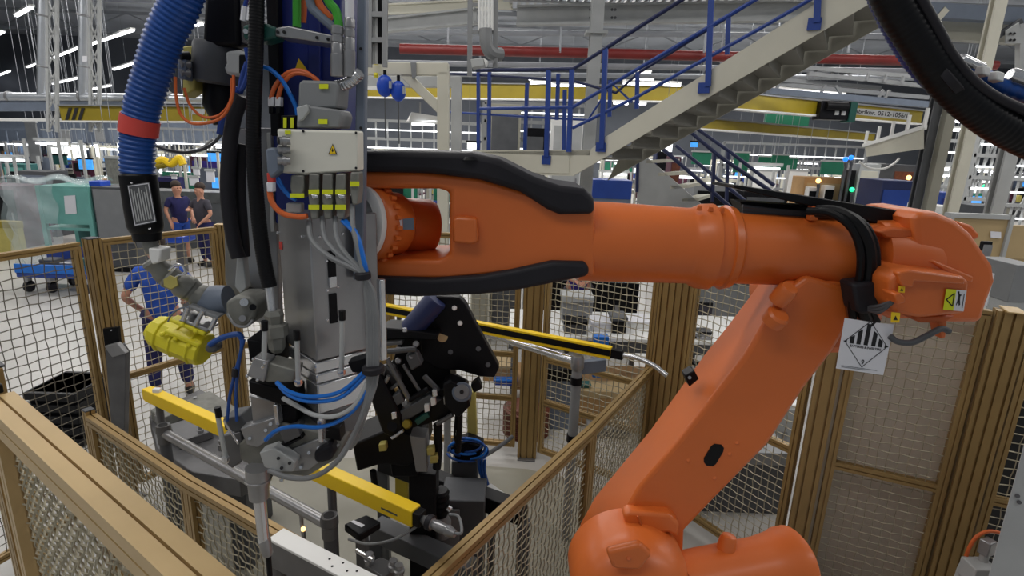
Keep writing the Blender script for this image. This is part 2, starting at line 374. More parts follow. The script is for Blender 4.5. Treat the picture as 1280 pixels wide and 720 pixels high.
# ---- near fence at the lower left, close to the camera
NA, NB = Vector((-1.66, 1.66)), Vector((-0.30, 0.72))
panel(NA, NB, 0.2, 1.95, 'close wide-railed mesh fence panel across the lower left corner', (), top=0.085, w=0.07, d=0.06, cell=0.036, r=0.0034, wave=0.006, mat='gold_pale')
post((-1.80, 1.78), 1.99, 'gold fence post with flat grey cap at the left edge', 0.09, 0.07, ang(NA, NB), 'grey_dark')
tag(MB().box(V3((-1.70, 1.67), 1.965), (0.06, 0.07, 0.03), ang(NA, NB)).build('joint_bracket', 'black_metal', None, bevel=0.004), 'black joint bracket at the far end of the close wide rail', 'bracket')
# ================================================================ the robot
YR = 1.80
rb = T('industrial_robot', 'large orange six-axis industrial robot with black arm covers', 'robot', (W(800, 720, YR).x, YR, 0))
def px2m(n, Y=YR): return (W(640 + n, 330, Y) - W(640, 330, Y)).length
# pedestal and carousel (mostly below the frame)
bx = W(800, 720, YR).x
MB().box((bx + 0.1, YR + 0.1, 0.015), (0.8, 0.8, 0.03)).build('base_plate', 'steel_dark', rb, bevel=0.004)
MB().lathe((bx + 0.1, YR + 0.1, 0.03), (bx + 0.1, YR + 0.1, 0.78), [(0, 0.33), (0.1, 0.33), (0.16, 0.27), (0.7, 0.25), (0.75, 0.34), (1, 0.34)], 32).build('pedestal', 'orange', rb)
mb = MB(); mb.lathe((bx + 0.1, YR + 0.1, 0.78), (bx + 0.1, YR + 0.1, 0.98), [(0, 0.36), (0.5, 0.36), (1, 0.25)], 32)
mb.box((bx + 0.05, YR + 0.27, 1.08), (0.34, 0.16, 0.5)); mb.build('carousel', 'orange', rb, bevel=0.02)
# lower arm: front outline at its near face, back outline further off
front = [(973, 372), (930, 446), (902, 482), (847, 552), (800, 607), (776, 650), (766, 700), (768, 740), (852, 740), (856, 664), (893, 625), (960, 557), (1007, 485), (1042, 440), (1066, 400), (1058, 360), (1010, 345)]
backl = [(955, 345), (910, 405), (880, 442), (812, 537), (742, 622), (724, 655), (714, 705), (712, 740)]
YF, YB = 1.68, 1.99
fa = [W(x, y, YF) for x, y in front]; ba = [W(x, y, YB) for x, y in backl]
bk = ba + [p + Vector((0, YB - YF, 0)) for p in fa[len(backl):]]
mid = [(p * 0.5 + q * 0.5) for p, q in zip(fa, bk)]
la = MB().loft([fa, mid, bk]).build('lower_arm', 'orange', rb, bevel=0.016, seg=3)
def hole(mb, pts, Y, dep=0.012): mb.prism(pts, Y, dep)
h = MB(); h.prism([(880, 578), (880, 573), (889, 558), (893, 555), (902, 556), (905, 560), (904, 565), (895, 580), (891, 583), (883, 582)], YF - 0.002, 0.01); h.build('access_hole', 'black_plastic', la, smooth=False)
for (x, y) in ((860, 575), (912, 567), (893, 597), (921, 553)):
    MB().lathe(W(x, y, YF - 0.002), W(x, y, YF + 0.01), [(0, 0.006), (1, 0.009)], 12).build('cast_boss', 'orange', la)
# rib band across the foot of the lower arm
MB().prism([(779, 645), (786, 640), (800, 641), (838, 643), (850, 655), (848, 673), (836, 667), (800, 668), (786, 667)], 1.64, 0.05).build('arm_collar', 'orange', la, bevel=0.012, seg=3)
MB().tube(tp([(797, 645, 1.635), (801, 655, 1.634), (802, 667, 1.635)]), 0.004, 6).build('collar_seam', 'orange_dark', la)
# shoulder gear cover facing the camera, with its motor to the right
sc_ = W(790, 738, 1.56)
MB().lathe(sc_ + Vector((0, 0.16, 0)), sc_ - Vector((0, 0.1, 0)), [(0, 0.20), (0.45, 0.20), (0.7, 0.185), (0.9, 0.14), (1, 0.08)], 40).build('shoulder_cover', 'orange', rb)
MB().prism([(758, 690), (800, 680), (816, 694), (800, 714), (766, 712)], 1.462, 0.03).build('cover_boss', 'orange', rb, bevel=0.012, seg=3)
MB().lathe(W(786, 698, 1.458), W(786, 698, 1.47), [(0, 0.006), (1, 0.008)], 12).build('cover_bolt', 'orange_dark', rb)
a, b = W(848, 734, 1.62), W(996, 703, 1.74)
MB().lathe(a, b, [(0, 0.11), (0.2, 0.112), (0.7, 0.112), (0.86, 0.122), (0.9, 0.13), (0.97, 0.13), (0.985, 0.12), (1, 0.115)], 36).build('shoulder_motor', 'orange', rb)
MB().lathe(W(906, 692, 1.68), W(912, 668, 1.69), [(0, 0.034), (0.7, 0.03), (0.93, 0.024), (1, 0.015)], 20).build('motor_plug', 'orange', rb)
# elbow
el = W(1040, 384, 1.80)
MB().lathe(el + Vector((0, 0.3, 0)), el - Vector((0, 0.06, 0)), [(0, 0.155), (0.85, 0.155), (0.95, 0.145), (1, 0.12)], 40).build('elbow_joint', 'orange', rb)
MB().prism([(982, 352), (1060, 352), (1058, 388), (1030, 408), (1000, 420), (985, 400), (990, 376)], 1.70, 0.1).build('elbow_gusset', 'orange', rb, bevel=0.015, seg=3)
for p_, q_, r_ in (((972, 376, 1.67), (988, 359, 1.64), 0.03), ((965, 402, 1.66), (975, 392, 1.64), 0.036)):
    MB().lathe(W(*p_), W(*q_), [(0, r_), (0.8, r_), (1, r_ * 0.8)], 20).build('elbow_lug', 'orange', rb)
# forearm tube
k = px2m(1)
a, b = W(724, 301, YR), W(1066, 317, YR)
MB().lathe(a, b, [(0, 49 * k), (0.10, 49 * k), (0.38, 46.5 * k), (0.40, 47 * k), (0.43, 52 * k), (0.47, 53 * k), (0.475, 49 * k), (0.515, 49 * k), (0.52, 52 * k), (0.545, 50 * k), (0.56, 44 * k), (0.80, 43 * k), (0.88, 43 * k), (0.92, 47 * k), (0.97, 46 * k), (1, 44 * k)], 48).build('forearm_tube', 'orange', rb)
for (x, y, r_) in ((730, 301, 0.006), (923, 316, 0.007)):
    c = W(x, y, YR - 0.125); MB().lathe(c, c + Vector((0, 0.012, 0)), [(0, r_), (1, r_)], 12).build('plug_hole', 'ink', rb)
for i in range(3):
    x = 868 + i * 14; MB().lathe(W(x + 6, 262 + i, 1.74), W(x + 7, 257 + i, 1.735), [(0, 0.009), (1, 0.006)], 10).build('ring_screw', 'orange', rb)
# wrist fork: C-shaped casting
C_ = [(452, 214), (520, 214), (598, 222), (660, 240), (700, 262), (744, 256), (744, 347), (692, 334), (640, 342), (560, 350), (462, 350), (462, 325), (548, 325), (562, 318), (562, 240), (548, 236), (452, 236)]
MB().prism(C_, 1.67, 0.27).build('wrist_fork', 'orange', rb, bevel=0.014, seg=3)
MB().prism([(565, 274), (572, 271), (596, 273), (598, 303), (590, 306), (566, 304)], 1.645, 0.06).build('fork_pad', 'orange', rb, bevel=0.008)
# in-line wrist with bolted flange and white seal ring
e0 = W(497, 280, 1.80); e1 = W(452, 279, 1.69)
dd = (e1 - e0)
MB().lathe(e0, e1, [(0, 0.088), (0.1, 0.1), (0.62, 0.104), (0.64, 0.117), (0.9, 0.117), (0.96, 0.112), (1, 0.1)], 40).build('wrist_body', 'orange', rb)
ax = dd.normalized(); n_, b2 = frame_of(ax)
for i in range(24):
    a_ = 2 * PI * i / 24; c = e0 + dd * 0.66 + (n_ * math.cos(a_) + b2 * math.sin(a_)) * 0.121
    MB().lathe(c - ax * 0.004, c + ax * 0.014, [(0, 0.008), (1, 0.008)], 6).build('flange_bolt', 'orange', rb)
MB().lathe(e1 - ax * 0.004, e1 + ax * 0.02, [(0, 0.113), (0.3, 0.116), (0.8, 0.116), (1, 0.108)], 40).build('seal_ring', 'white', rb)
MB().lathe(e1 + ax * 0.018, e1 + ax * 0.06, [(0, 0.085), (1, 0.085)], 32).build('tool_flange', 'steel_dark', rb)
MB().lathe(W(498, 281, 1.84), W(543, 283, 1.90), [(0, 0.09), (0.8, 0.09), (0.95, 0.082), (1, 0.07)], 28).build('wrist_hub', 'orange', rb)
lb = PQ([(491, 287), (518, 287), (517, 272), (491, 275)], 1.66)
m_ = MB(); lb.rect(m_.use('paper'), 0, 0, 0.46, 0.95); lb.rect(m_.use('grey_blue'), 0.48, 0, 1, 1); m_.build('type_label', None, rb, smooth=False)
# black impact covers over and under the wrist fork
uc = [(448, 189), (500, 188), (590, 191), (625, 199), (668, 221), (700, 232), (731, 236), (743, 246), (744, 268), (700, 269), (684, 262), (650, 240), (600, 225), (540, 217), (448, 215)]
MB().prism(uc, 1.645, 0.31).build('upper_cover', 'black_rubber', rb, bevel=0.018, seg=3)
MB().lathe(W(588, 196, 1.66), W(588, 200, 1.66), [(0, 0.02), (1, 0.028)], 16).build('cover_recess', 'black_plastic', rb)
lc = [(462, 346), (540, 349), (600, 345), (640, 338), (690, 327), (730, 328), (737, 334), (736, 346), (700, 353), (650, 363), (600, 369), (520, 372), (468, 369)]
MB().prism(lc, 1.645, 0.31).build('lower_cover', 'black_rubber', rb, bevel=0.016, seg=3)
# rear housing
MB().prism([(1142, 274), (1147, 266), (1172, 265), (1196, 275), (1216, 292), (1243, 332), (1246, 352), (1236, 378), (1228, 404), (1190, 404), (1152, 400), (1147, 330)], 1.645, 0.27).build('rear_housing', 'orange', rb, bevel=0.018, seg=3)
MB().prism([(1072, 284), (1112, 280), (1128, 287), (1148, 287), (1152, 400), (1116, 400), (1084, 386), (1072, 350)], 1.71, 0.2).build('housing_block', 'orange', rb, bevel=0.018, seg=3)
MB().prism([(1160, 326), (1168, 325), (1218, 346), (1216, 354), (1206, 353)], 1.628, 0.05).build('housing_rib', 'orange', rb, bevel=0.006)
MB().lathe(W(1086, 320, 1.75), W(1158, 322, 1.75), [(0, 0.115), (0.5, 0.12), (0.8, 0.115), (1, 0.1)], 32).build('housing_barrel', 'orange', rb)
MB().prism([(1099, 290), (1115, 285), (1140, 286), (1143, 296), (1128, 299), (1108, 298)], 1.66, 0.06).build('housing_pocket', 'orange_dark', rb, bevel=0.006)
MB().prism([(1196, 276), (1216, 282), (1226, 294), (1222, 300), (1208, 300), (1200, 291)], 1.72, 0.16).build('rear_lug', 'orange', rb, bevel=0.01)
mt = MB().prism([(1113, 350), (1122, 341), (1140, 338), (1205, 346), (1213, 352), (1208, 392), (1150, 398), (1120, 392), (1112, 378)], 1.53, 0.16).build('elbow_motor', 'orange', rb, bevel=0.012, seg=3)
MB().prism([(1123, 341), (1140, 338), (1207, 347), (1207, 356), (1144, 352), (1142, 360), (1127, 358)], 1.515, 0.03).build('motor_lid', 'orange', mt, bevel=0.006)
MB().prism([(1142, 396), (1196, 395), (1182, 404), (1150, 404)], 1.56, 0.1).build('motor_foot', 'orange_dark', mt, bevel=0.006)
q = PQ([(1178.5, 387), (1204, 389), (1208, 363), (1182.5, 361)], 1.526)
m_ = MB(); q.rect(m_.use('tag_yellow'), 0, 0, 0.5, 1); q.rect(m_.use('paper'), 0.5, 0, 1, 1)
for A_, B_ in (((0.08, 0.5), (0.42, 0.82)), ((0.42, 0.82), (0.42, 0.2)), ((0.42, 0.2), (0.08, 0.5))): q.line(m_.use('ink'), A_, B_, 0.05, 0.0014)
q.poly(m_.use('ink'), [(0.56, 0.9), (0.64, 0.95), (0.68, 0.8), (0.8, 0.78), (0.72, 0.7), (0.74, 0.5), (0.78, 0.3), (0.72, 0.25), (0.66, 0.45), (0.6, 0.25), (0.58, 0.3), (0.64, 0.6), (0.63, 0.75)], 0.0014)
q.line(m_.use('ink'), (0.9, 0.15), (0.9, 0.85), 0.03, 0.0014)
m_.build('warning_label', None, mt, smooth=False); 
for c4 in ([(1122.5, 365), (1130.5, 366), (1131, 358), (1123, 357)], [(1113, 403), (1124, 403), (1125, 391), (1114, 390)]):
    q = PQ(c4, 1.524); m_ = MB(); q.rect(m_.use('yellow'), 0, 0, 1, 1); q.poly(m_.use('ink'), [(0.25, 0.25), (0.75, 0.25), (0.5, 0.7)], 0.0014); m_.build('warning_sticker', None, mt, smooth=False)
MB().prism([(1118, 368), (1126, 366), (1133, 372), (1132, 379), (1122, 381)], 1.5, 0.06).build('connector', 'orange', mt, bevel=0.005)
# flat black plate over the rear of the forearm and its carrier
MB().prism([(918, 231), (1144, 267), (1132, 279), (1096, 279), (1040, 262), (1012, 257), (918, 235)], 1.74, 0.16).build('tray_skirt', 'black_plastic', rb, bevel=0.002)
MB().prism([(925, 252), (1012, 258), (1012, 276), (935, 272)], 1.84, 0.1).build('tray_bed', 'black_metal', rb, bevel=0.003)
MB().loft([[W(916, 230, 1.86), W(1144, 266, 1.74), W(1144, 269.5, 1.74), W(1080, 263, 1.78), W(916, 234, 1.86)], [p + Vector((0, 0.2, -0.005)) for p in [W(916, 230, 1.86), W(1144, 266, 1.74), W(1144, 269.5, 1.74), W(1080, 263, 1.78), W(916, 234, 1.86)]]]).build('cable_tray_cover', 'black_plastic', rb, bevel=0.002)
MB().prism([(1010, 258), (1020, 252), (1144, 270), (1128, 282), (1108, 284), (1095, 276), (1018, 272)], 1.83, 0.1).build('tray_carrier', 'black_plastic', rb, bevel=0.004)
MB().prism([(1016, 256), (1022, 256), (1023, 276), (1012, 276)], 1.74, 0.03).build('tray_bracket', 'orange', rb, bevel=0.003)
m_ = MB()
for i in range(4): m_.tube(tp([(928, 258 + 4 * i, 1.8), (970, 263 + 3.5 * i, 1.8), (1012, 266 + 3 * i, 1.8)]), 0.007, 8, 4)
m_.build('tray_cables', 'grey_dark', rb)
# dress cables bending round the elbow
for i, (dx, r_) in enumerate(((0, 0.019), (-11, 0.012), (9, 0.010))):
    MB().tube(tp([(1020 + dx, 264, 1.72), (1048 + dx, 266, 1.68), (1073 + dx, 282, 1.64), (1086 + dx, 310, 1.63), (1086 + dx, 345, 1.63), (1076 + dx, 378, 1.64), (1083 + dx * 1.5, 402, 1.66)]), r_, 10, 6).build('dress_cable', 'black_plastic', rb)
MB().prism([(1066, 356), (1094, 352), (1102, 376), (1090, 394), (1072, 392)], 1.6, 0.08).build('cable_clamp', 'black_rubber', rb, bevel=0.01)
for i in range(3):
    MB().tube(tp([(1086, 384 + 2 * i, 1.6), (1100, 382 + 4 * i, 1.56), (1116, 376 + i, 1.53)]), 0.005, 8, 5).build('motor_lead', 'grey_dark', rb)
MB().tube(tp([(1112, 420, 1.56), (1122, 427, 1.55), (1140, 428, 1.54), (1158, 420, 1.54), (1176, 411, 1.55), (1186, 414, 1.56)]), 0.009, 10, 6).build('motor_cable', 'grey_dark', rb)
MB().prism([(1172, 402), (1184, 402), (1182, 422), (1177, 424)], 1.57, 0.04).build('cable_lug', 'orange', rb, bevel=0.003)
# limit switch on the upper-left face of the lower arm
t = T('limit_switch', 'small black sensor block on the edge of the orange lower arm', 'sensor', W(862, 478, 1.82))
MB().prism([(856, 470), (868, 463), (874, 474), (862, 484)], 1.8, 0.05).build('housing', 'black_metal', t, bevel=0.004)
MB().lathe(W(862, 472, 1.795), W(862, 472, 1.81), [(0, 0.006), (1, 0.006)], 10).build('screw', 'steel', t)
# white hazard placard hung on the elbow
q = PQ([(1045, 460.5), (1104, 469), (1118, 405.5), (1056, 397.5)], [1.58, 1.57, 1.57, 1.58])
t = T('warning_placard', 'white square hazard placard with black stripes and a diamond, hung below the elbow', 'sign', q.at(0.5, 0))
m_ = MB(); m_.loft([[q.at(u, v, -0.0015) for u, v in ((0, 0), (1, 0), (1, 1), (0.57, 0.985), (0, 1))], [q.at(u, v, 0) for u, v in ((0, 0), (1, 0), (1, 1), (0.57, 0.985), (0, 1))]]); m_.build('card', 'paper', t, smooth=False)
m_ = MB(); Lf, Rt_, Bt, Tp = (0.08, 0.56), (0.95, 0.56), (0.52, 0.1), (0.52, 1.0)
for A_, B_ in ((Lf, Bt), (Bt, Rt_), (Lf, Tp), (Tp, Rt_)): q.line(m_, A_, B_, 0.012)
for c, hgt in ((0.22, 0.70), (0.36, 0.83), (0.51, 0.95), (0.665, 0.83), (0.80, 0.70)): q.poly(m_, [(c - 0.042, 0.535), (c + 0.042, 0.535), (c + 0.042, hgt - (0.05 if c > 0.52 else 0)), (c - 0.042, hgt - (0.05 if c < 0.5 else 0))], 0.001)
q.poly(m_, [(0.05, 0.56), (0.12, 0.53), (0.12, 0.60)]); q.poly(m_, [(0.98, 0.56), (0.9, 0.6), (0.9, 0.53)])
q.poly(m_, [(0.5, 0.9), (0.56, 0.9), (0.64, 1.0), (0.58, 1.0)])
m_.build('hazard_mark', 'ink', t, smooth=False)
q.text('BATTERIES & INVERTERS', 'lettering', 'ink', t, 0.2, 0.465, 0.84, 0.51); q.text('9', 'class_number', 'ink', t, 0.49, 0.15, 0.55, 0.25)
m_ = MB(); q.line(m_, (0.1, 0.075), (0.85, 0.075), 0.006); q.line(m_, (0.1, 0.05), (0.6, 0.05), 0.006); m_.build('fine_print', 'grey_dark', t, smooth=False)
# ================================================================ the tool on the robot flange
TY = 1.52
tl = T('end_effector', 'tall robot end tool with blue back column, white junction box and steel housing', 'robot tool', W(395, 600, TY))
def P(name, poly, Y, dep, mat, par=None, bev=0.004, seg=2):
    return MB().prism(poly, Y, dep).build(name, mat, par or tl, bevel=bev, seg=seg)
def R(x0, y0, x1, y1): return [(x0, y0), (x1, y0), (x1, y1), (x0, y1)]
def tube(name, pts, rpx, mat, par=None, Y=None, n=10, sm=6, **kw):
    if Y is not None: pts = [(p[0], p[1], Y) if len(p) == 2 else p for p in pts]
    k = pts[0][2] / F * 1.03
    r = [q * k for q in rpx] if isinstance(rpx, (list, tuple)) else rpx * k
    return MB().tube(tp(pts), r, n, sm, **kw).build(name, mat, par or tl)
bc = P('back_column', [(336, -60), (428, -60), (424, 280), (344, 280)], 1.60, 0.16, 'deep_blue', bev=0.006)
P('column_rib', [(384, -60), (400, -60), (400, 160), (384, 160)], 1.585, 0.03, 'deep_blue', bc)
P('column_flange', [(330, -60), (346, -60), (350, 170), (338, 170)], 1.57, 0.05, 'black_metal', bc)
P('side_strip', [(447, -60), (458, -60), (454, 350), (441, 350)], 1.5, 0.03, 'grey_blue')
for y in (61, 160): MB().lathe(W(451, y, 1.496), W(451, y, 1.51), [(0, 0.004), (1, 0.004)], 8).build('strip_screw', 'ink', tl)
P('back_plate', [(298, 160), (340, 160), (346, 275), (350, 410), (300, 398), (281, 352), (279, 195)], 1.66, 0.03, 'steel')
P('plate_edge', [(333, 166), (338, 166), (343, 290), (338, 290)], 1.6, 0.05, 'grey_light', bev=0.002)
# servo drive at the upper left
sv = P('servo_drive', [(256, -40), (296, -40), (300, 58), (252, 58)], 1.60, 0.14, 'black_metal', bev=0.012)
MB().lathe(W(272, 54, 1.66), W(272, 106, 1.66), [(0, 0.058), (0.06, 0.062), (0.5, 0.066), (0.94, 0.062), (1, 0.05)], 28).build('gear_case', 'grey_dark', sv)
MB().lathe(W(276, 104, 1.68), W(284, 156, 1.68), [(0, 0.045), (0.5, 0.056), (1, 0.036)], 24).build('lower_cone', 'black_metal', sv)
P('mounting_plate', [(228, 58), (244, 56), (243, 112), (228, 122)], 1.62, 0.06, 'olive', sv)
for y in (70, 80, 91): MB().lathe(W(236, y, 1.6), W(225, y, 1.58), [(0, 0.012), (1, 0.010)], 12).build('port', 'black_metal' if y < 80 else 'steel', sv)
P('side_connector', [(222, 74), (232, 74), (231, 100), (222, 98)], 1.58, 0.05, 'grey_blue', sv)
P('drive_clamp', [(281, 64), (298, 62), (312, 66), (311, 92), (298, 95), (282, 93), (279, 84), (282, 79)], 1.55, 0.05, 'grey_light', bev=0.008)
P('drive_clamp', [(298, 68), (313, 68), (312, 90), (298, 92)], 1.545, 0.05, 'black_metal')
# black clamp, aluminium cross bar, connectors
P('clamp_block', [(303, 31), (330, 28), (345, 34), (345, 47), (327, 52), (304, 49)], 1.47, 0.06, 'green_dark', bev=0.006)
for x in (307, 322): MB().lathe(W(x, 39, 1.466), W(x, 39, 1.48), [(0, 0.006), (1, 0.006)], 10).build('clamp_screw', 'steel_bright', tl)
P('cross_bar', [(344, 35), (360, 32), (416, 44), (416, 55), (344, 45)], 1.47, 0.09, 'steel', bev=0.003)
for x, y in ((347, 40), (355, 40), (396, 47), (410, 49)): MB().lathe(W(x, y, 1.466), W(x, y, 1.48), [(0, 0.004), (1, 0.004)], 8).build('bar_hole', 'ink', tl)
for x0, y0, w_ in ((422, 32, 7.5), (437, 22, 6)):
    k = 1.47 / F
    MB().lathe(W(x0, y0, 1.47), W(x0, 96, 1.47), [(0, w_ * k * 0.8), (0.03, w_ * k), (0.16, w_ * k), (0.17, w_ * k * 0.85), (0.2, w_ * k * 0.85), (0.21, w_ * k), (0.32, w_ * k), (0.33, w_ * k * 0.88), (0.36, w_ * k), (0.55, w_ * k), (0.56, w_ * k * 1.12), (0.97, w_ * k * 1.12), (1, w_ * k)], 20).build('round_connector', 'steel', tl)
tube('cable', [(437, -40), (437, 24)], 5, 'paper', Y=1.47)
tube('cable', [(371, -40), (371, 10), (371, 34)], 4.5, 'green_cable', Y=1.5)
tube('cable', [(379, -40), (379, 8), (378, 28)], 4, 'orange_cable', Y=1.52)
tube('cable', [(384, -40), (388, 4), (398, 18), (416, 34)], 5, 'grey_blue', Y=1.49)
tube('cable', [(390, -40), (397, 0), (405, 14), (414, 24)], 4.5, 'orange_cable', Y=1.5)
tube('cable', [(398, -40), (410, 0), (420, 14), (424, 34)], 5, 'green_cable', Y=1.47)
for dx in (0, 8): tube('plug', [(306 + dx, 8, 1.5), (304 + dx, 26, 1.5)], 3.5, 'paper', n=8)
for dx in (0, 8): tube('cable', [(312 + dx, -40, 1.5), (310 + dx, -10, 1.5), (306 + dx, 9, 1.5)], 2.4, 'red_band' if dx else 'rail_blue', n=8)
q = PQ([(369, 87), (384, 87), (384, 73), (369, 73)], 1.583); m_ = MB(); q.poly(m_.use('yellow'), [(0, 0), (1, 0), (0.3, 1)]); m_.build('warning_triangle', None, bc, smooth=False)
for i in range(2):
    tube('orange_lead', [(338 + 9 * i, 124), (345 + 8 * i, 106), (360 + 5 * i, 91 + 2 * i), (378 + 2 * i, 89 + 3 * i), (394 + i, 99), (402 + i, 112)], 2.6, 'orange_cable', Y=1.5, n=8)
    P('lead_plug', R(334.5 + 9 * i, 121, 341.5 + 9 * i, 133), 1.495, 0.02, 'paper', bev=0.002)
    P('lead_plug', R(335.5 + 9 * i, 133, 341 + 9 * i, 142), 1.495, 0.02, 'black_plastic', bev=0.002)
tube('air_hose', [(326, 83), (338, 87), (352, 100), (362, 117), (371, 138), (371, 160)], 2.6, 'air_blue', Y=1.49, n=8)
# grey housing with elbow gland
gh = P('plug_housing', [(373, 103), (378, 100), (418, 101), (424, 106), (422, 135), (372, 136)], 1.46, 0.09, 'grey_paint', bev=0.006)
P('housing_base', [(371, 136), (380, 131), (424, 137), (427, 145), (424, 160), (370, 160)], 1.45, 0.1, 'grey_paint', gh, 0.005)
P('lever', [(370, 134), (384, 130), (386, 139), (378, 150), (372, 152)], 1.44, 0.02, 'grey_light', gh, 0.003)
MB().tube(tp([(420, 108, 1.5), (430, 106, 1.49), (440, 101, 1.48), (450, 91, 1.47)]), 0.014, 12, 6, ribs=9, amp=0.08).build('elbow_gland', 'steel_bright', gh)
def tagp(x0, y0, x1, y1, Y, par=None): return P('name_tag', R(x0, y0, x1, y1), Y, 0.003, 'tag_yellow', par or tl, 0.0)
tagp(399, 105, 410, 111, 1.455, gh); tagp(398, 149, 409, 155, 1.445, gh)
for x in (354, 363): tagp(x, 147, x + 4, 160, 1.47)
P('tag_holder', R(351, 144, 370, 161), 1.475, 0.02, 'black_plastic', bev=0.002)
# white junction box
jb = P('junction_box', [(345.5, 161), (448, 163.5), (448.5, 214), (379, 219), (350, 216)], 1.40, 0.05, 'box_white', bev=0.005)
P('box_lid', [(347, 162.5), (447, 165), (447.3, 213), (379, 217.3), (351, 214.5)], 1.395, 0.012, 'box_white', jb, 0.003)
for x, y in ((379, 164), (445, 166), (379, 214), (445, 210)): MB().lathe(W(x, y, 1.392), W(x, y, 1.4), [(0, 0.0032), (1, 0.0032)], 8).build('lid_screw', 'ink', jb)
q = PQ([(410.5, 193), (421.5, 193), (421.5, 179.5), (410.5, 179.5)], 1.394)
m_ = MB(); q.poly(m_.use('ink'), [(0, 0), (1, 0), (0.5, 1)]); q.poly(m_.use('yellow'), [(0.13, 0.08), (0.87, 0.08), (0.5, 0.86)], 0.0013); q.poly(m_.use('ink'), [(0.5, 0.2), (0.6, 0.35), (0.5, 0.6), (0.4, 0.35)], 0.002); m_.build('warning_triangle', None, jb, smooth=False)
tagp(356, 163, 363, 168, 1.392, jb)
for y, Y in ((176, 1.375), (187, 1.385), (201, 1.375)):
    MB().lathe(W(363, y, Y), W(347, y, Y - 0.01), [(0, 0.009), (0.3, 0.009), (0.31, 0.0115), (0.6, 0.0115), (0.62, 0.009), (1, 0.01)], 16).build('cable_gland', 'steel', jb)
MB().lathe(W(349, 176, 1.36), W(347, 176, 1.358), [(0, 0.008), (1, 0.008)], 14).build('open_port', 'ink', jb)
P('angle_plug', [(331, 186), (343, 184), (349, 195), (350, 214), (338, 224), (333, 214)], 1.37, 0.04, 'grey_blue', bev=0.006)
P('plug_sleeve', [(333, 216), (340, 216), (342, 228), (334, 228)], 1.38, 0.02, 'red_band', bev=0.002)
P('plug_sleeve', [(332.5, 228), (341, 228), (341, 240), (333.5, 240)], 1.38, 0.02, 'paper', bev=0.002)
tube('orange_lead', [(337, 238), (339, 250), (345, 260), (356, 268), (374, 271), (384, 270)], 3.4, 'orange_cable', Y=1.39)
for i in range(2): tube('air_hose', [(344 + 3 * i, 222), (351 + 3 * i, 234), (362 + 2 * i, 246), (370, 250)], 2, 'air_blue', Y=1.4, n=8)
# row of plug connectors under the box
def plug(x0, x1, y0, y1, tags, ang=True):
    g = P('plug_connector', [(x0 + 1, y0), (x1, y0), (x1 + 0.6, (y0 + y1) / 2), (x1 - 1, y1), (x0 + 3, y1), (x0, (y0 + y1) / 2)], 1.39, 0.045, 'cast_grey', bev=0.004)
    for (a, b) in tags: tagp(x0 + 0.5, a, x1 + 0.8, b, 1.385, g)
    if ang: P('latch', [(x0 + 3, y0 + 26), (x1 - 1, y0 + 27), (x1 - 1, y0 + 31), (x0 + 6, y0 + 32)], 1.383, 0.01, 'steel_bright', g, 0.002)
    return g
plug(362, 379, 219, 248, ((242, 247),), False)
for x in (385, 402, 418.5): plug(x, x + 13, 217, 274, ((237, 243), (256, 262)))
plug(437, 448, 215, 256, ((227, 233),), False)
P('lead_sleeve', R(357, 254, 377, 266), 1.41, 0.02, 'grey_light', bev=0.003)
# steel slide housing, set cornerwise to the camera
cx, cy = W(391, 380, 1.44).xy
e1_, e2_ = Vector((0.707, 0.707, 0)), Vector((-0.707, 0.707, 0))
def corner_box(name, px, y0, y1, w1, w2, mat, par=None, Y=1.44, bev=0.004, ins=0.0):
    c = W(px, (y0 + y1) / 2, Y); za = W(px, y0, Y).z; zb = W(px, y1, Y).z
    m = Vector((c.x, c.y, (za + zb) / 2)) + e1_ * (w1 / 2 + ins) + e2_ * (w2 / 2 + ins)
    return MB().box(m, (w1, w2, abs(za - zb)), PI / 4).build(name, mat, par or tl, bevel=bev)
hb = corner_box('steel_housing', 391, 272, 452, 0.20, 0.20, 'steel')
def on_face(px, y, w, h, t, par, mat, name, bev=0.001):
    base = Vector((cx, cy, 0)); d = ray(px, y); n = Vector((0.707, -0.707, 0)) if px > 391 else Vector((-0.707, -0.707, 0))
    o = Vector((0, 0, CZ)); k = (base - o).dot(n) / d.dot(n); p = o + d * k
    return MB().box(p, (w, t, h), PI / 4 if px > 391 else -PI / 4).build(name, mat, par, bevel=bev)
on_face(414, 330, 0.022, 0.075, 0.012, hb, 'black_metal', 'slot'); on_face(416, 385, 0.022, 0.085, 0.012, hb, 'black_metal', 'slot')
on_face(415, 352, 0.022, 0.03, 0.016, hb, 'steel_bright', 'slot_block')
for x, y in ((348, 291), (378, 296), (399, 296), (428, 292), (408, 326), (422, 358), (409, 363), (409, 400), (423, 396)): on_face(x, y, 0.008, 0.008, 0.01, hb, 'steel_bright', 'screw', 0.002)
on_face(351, 307, 0.018, 0.022, 0.002, hb, 'red_band', 'red_sticker', 0)
for i, (ya, yb, w_) in enumerate(((455, 469, 0.175), (470, 482, 0.165), (483, 520, 0.18))): corner_box('stage_block', 393 + 2 * i, ya, yb, w_, w_, 'steel_bright', ins=0.004)
corner_box('lower_column', 399, 521, 556, 0.14, 0.16, 'steel_dark', ins=0.01)
corner_box('corner_strip', 476, 350, 452, 0.02, 0.02, 'steel_bright', Y=1.53)
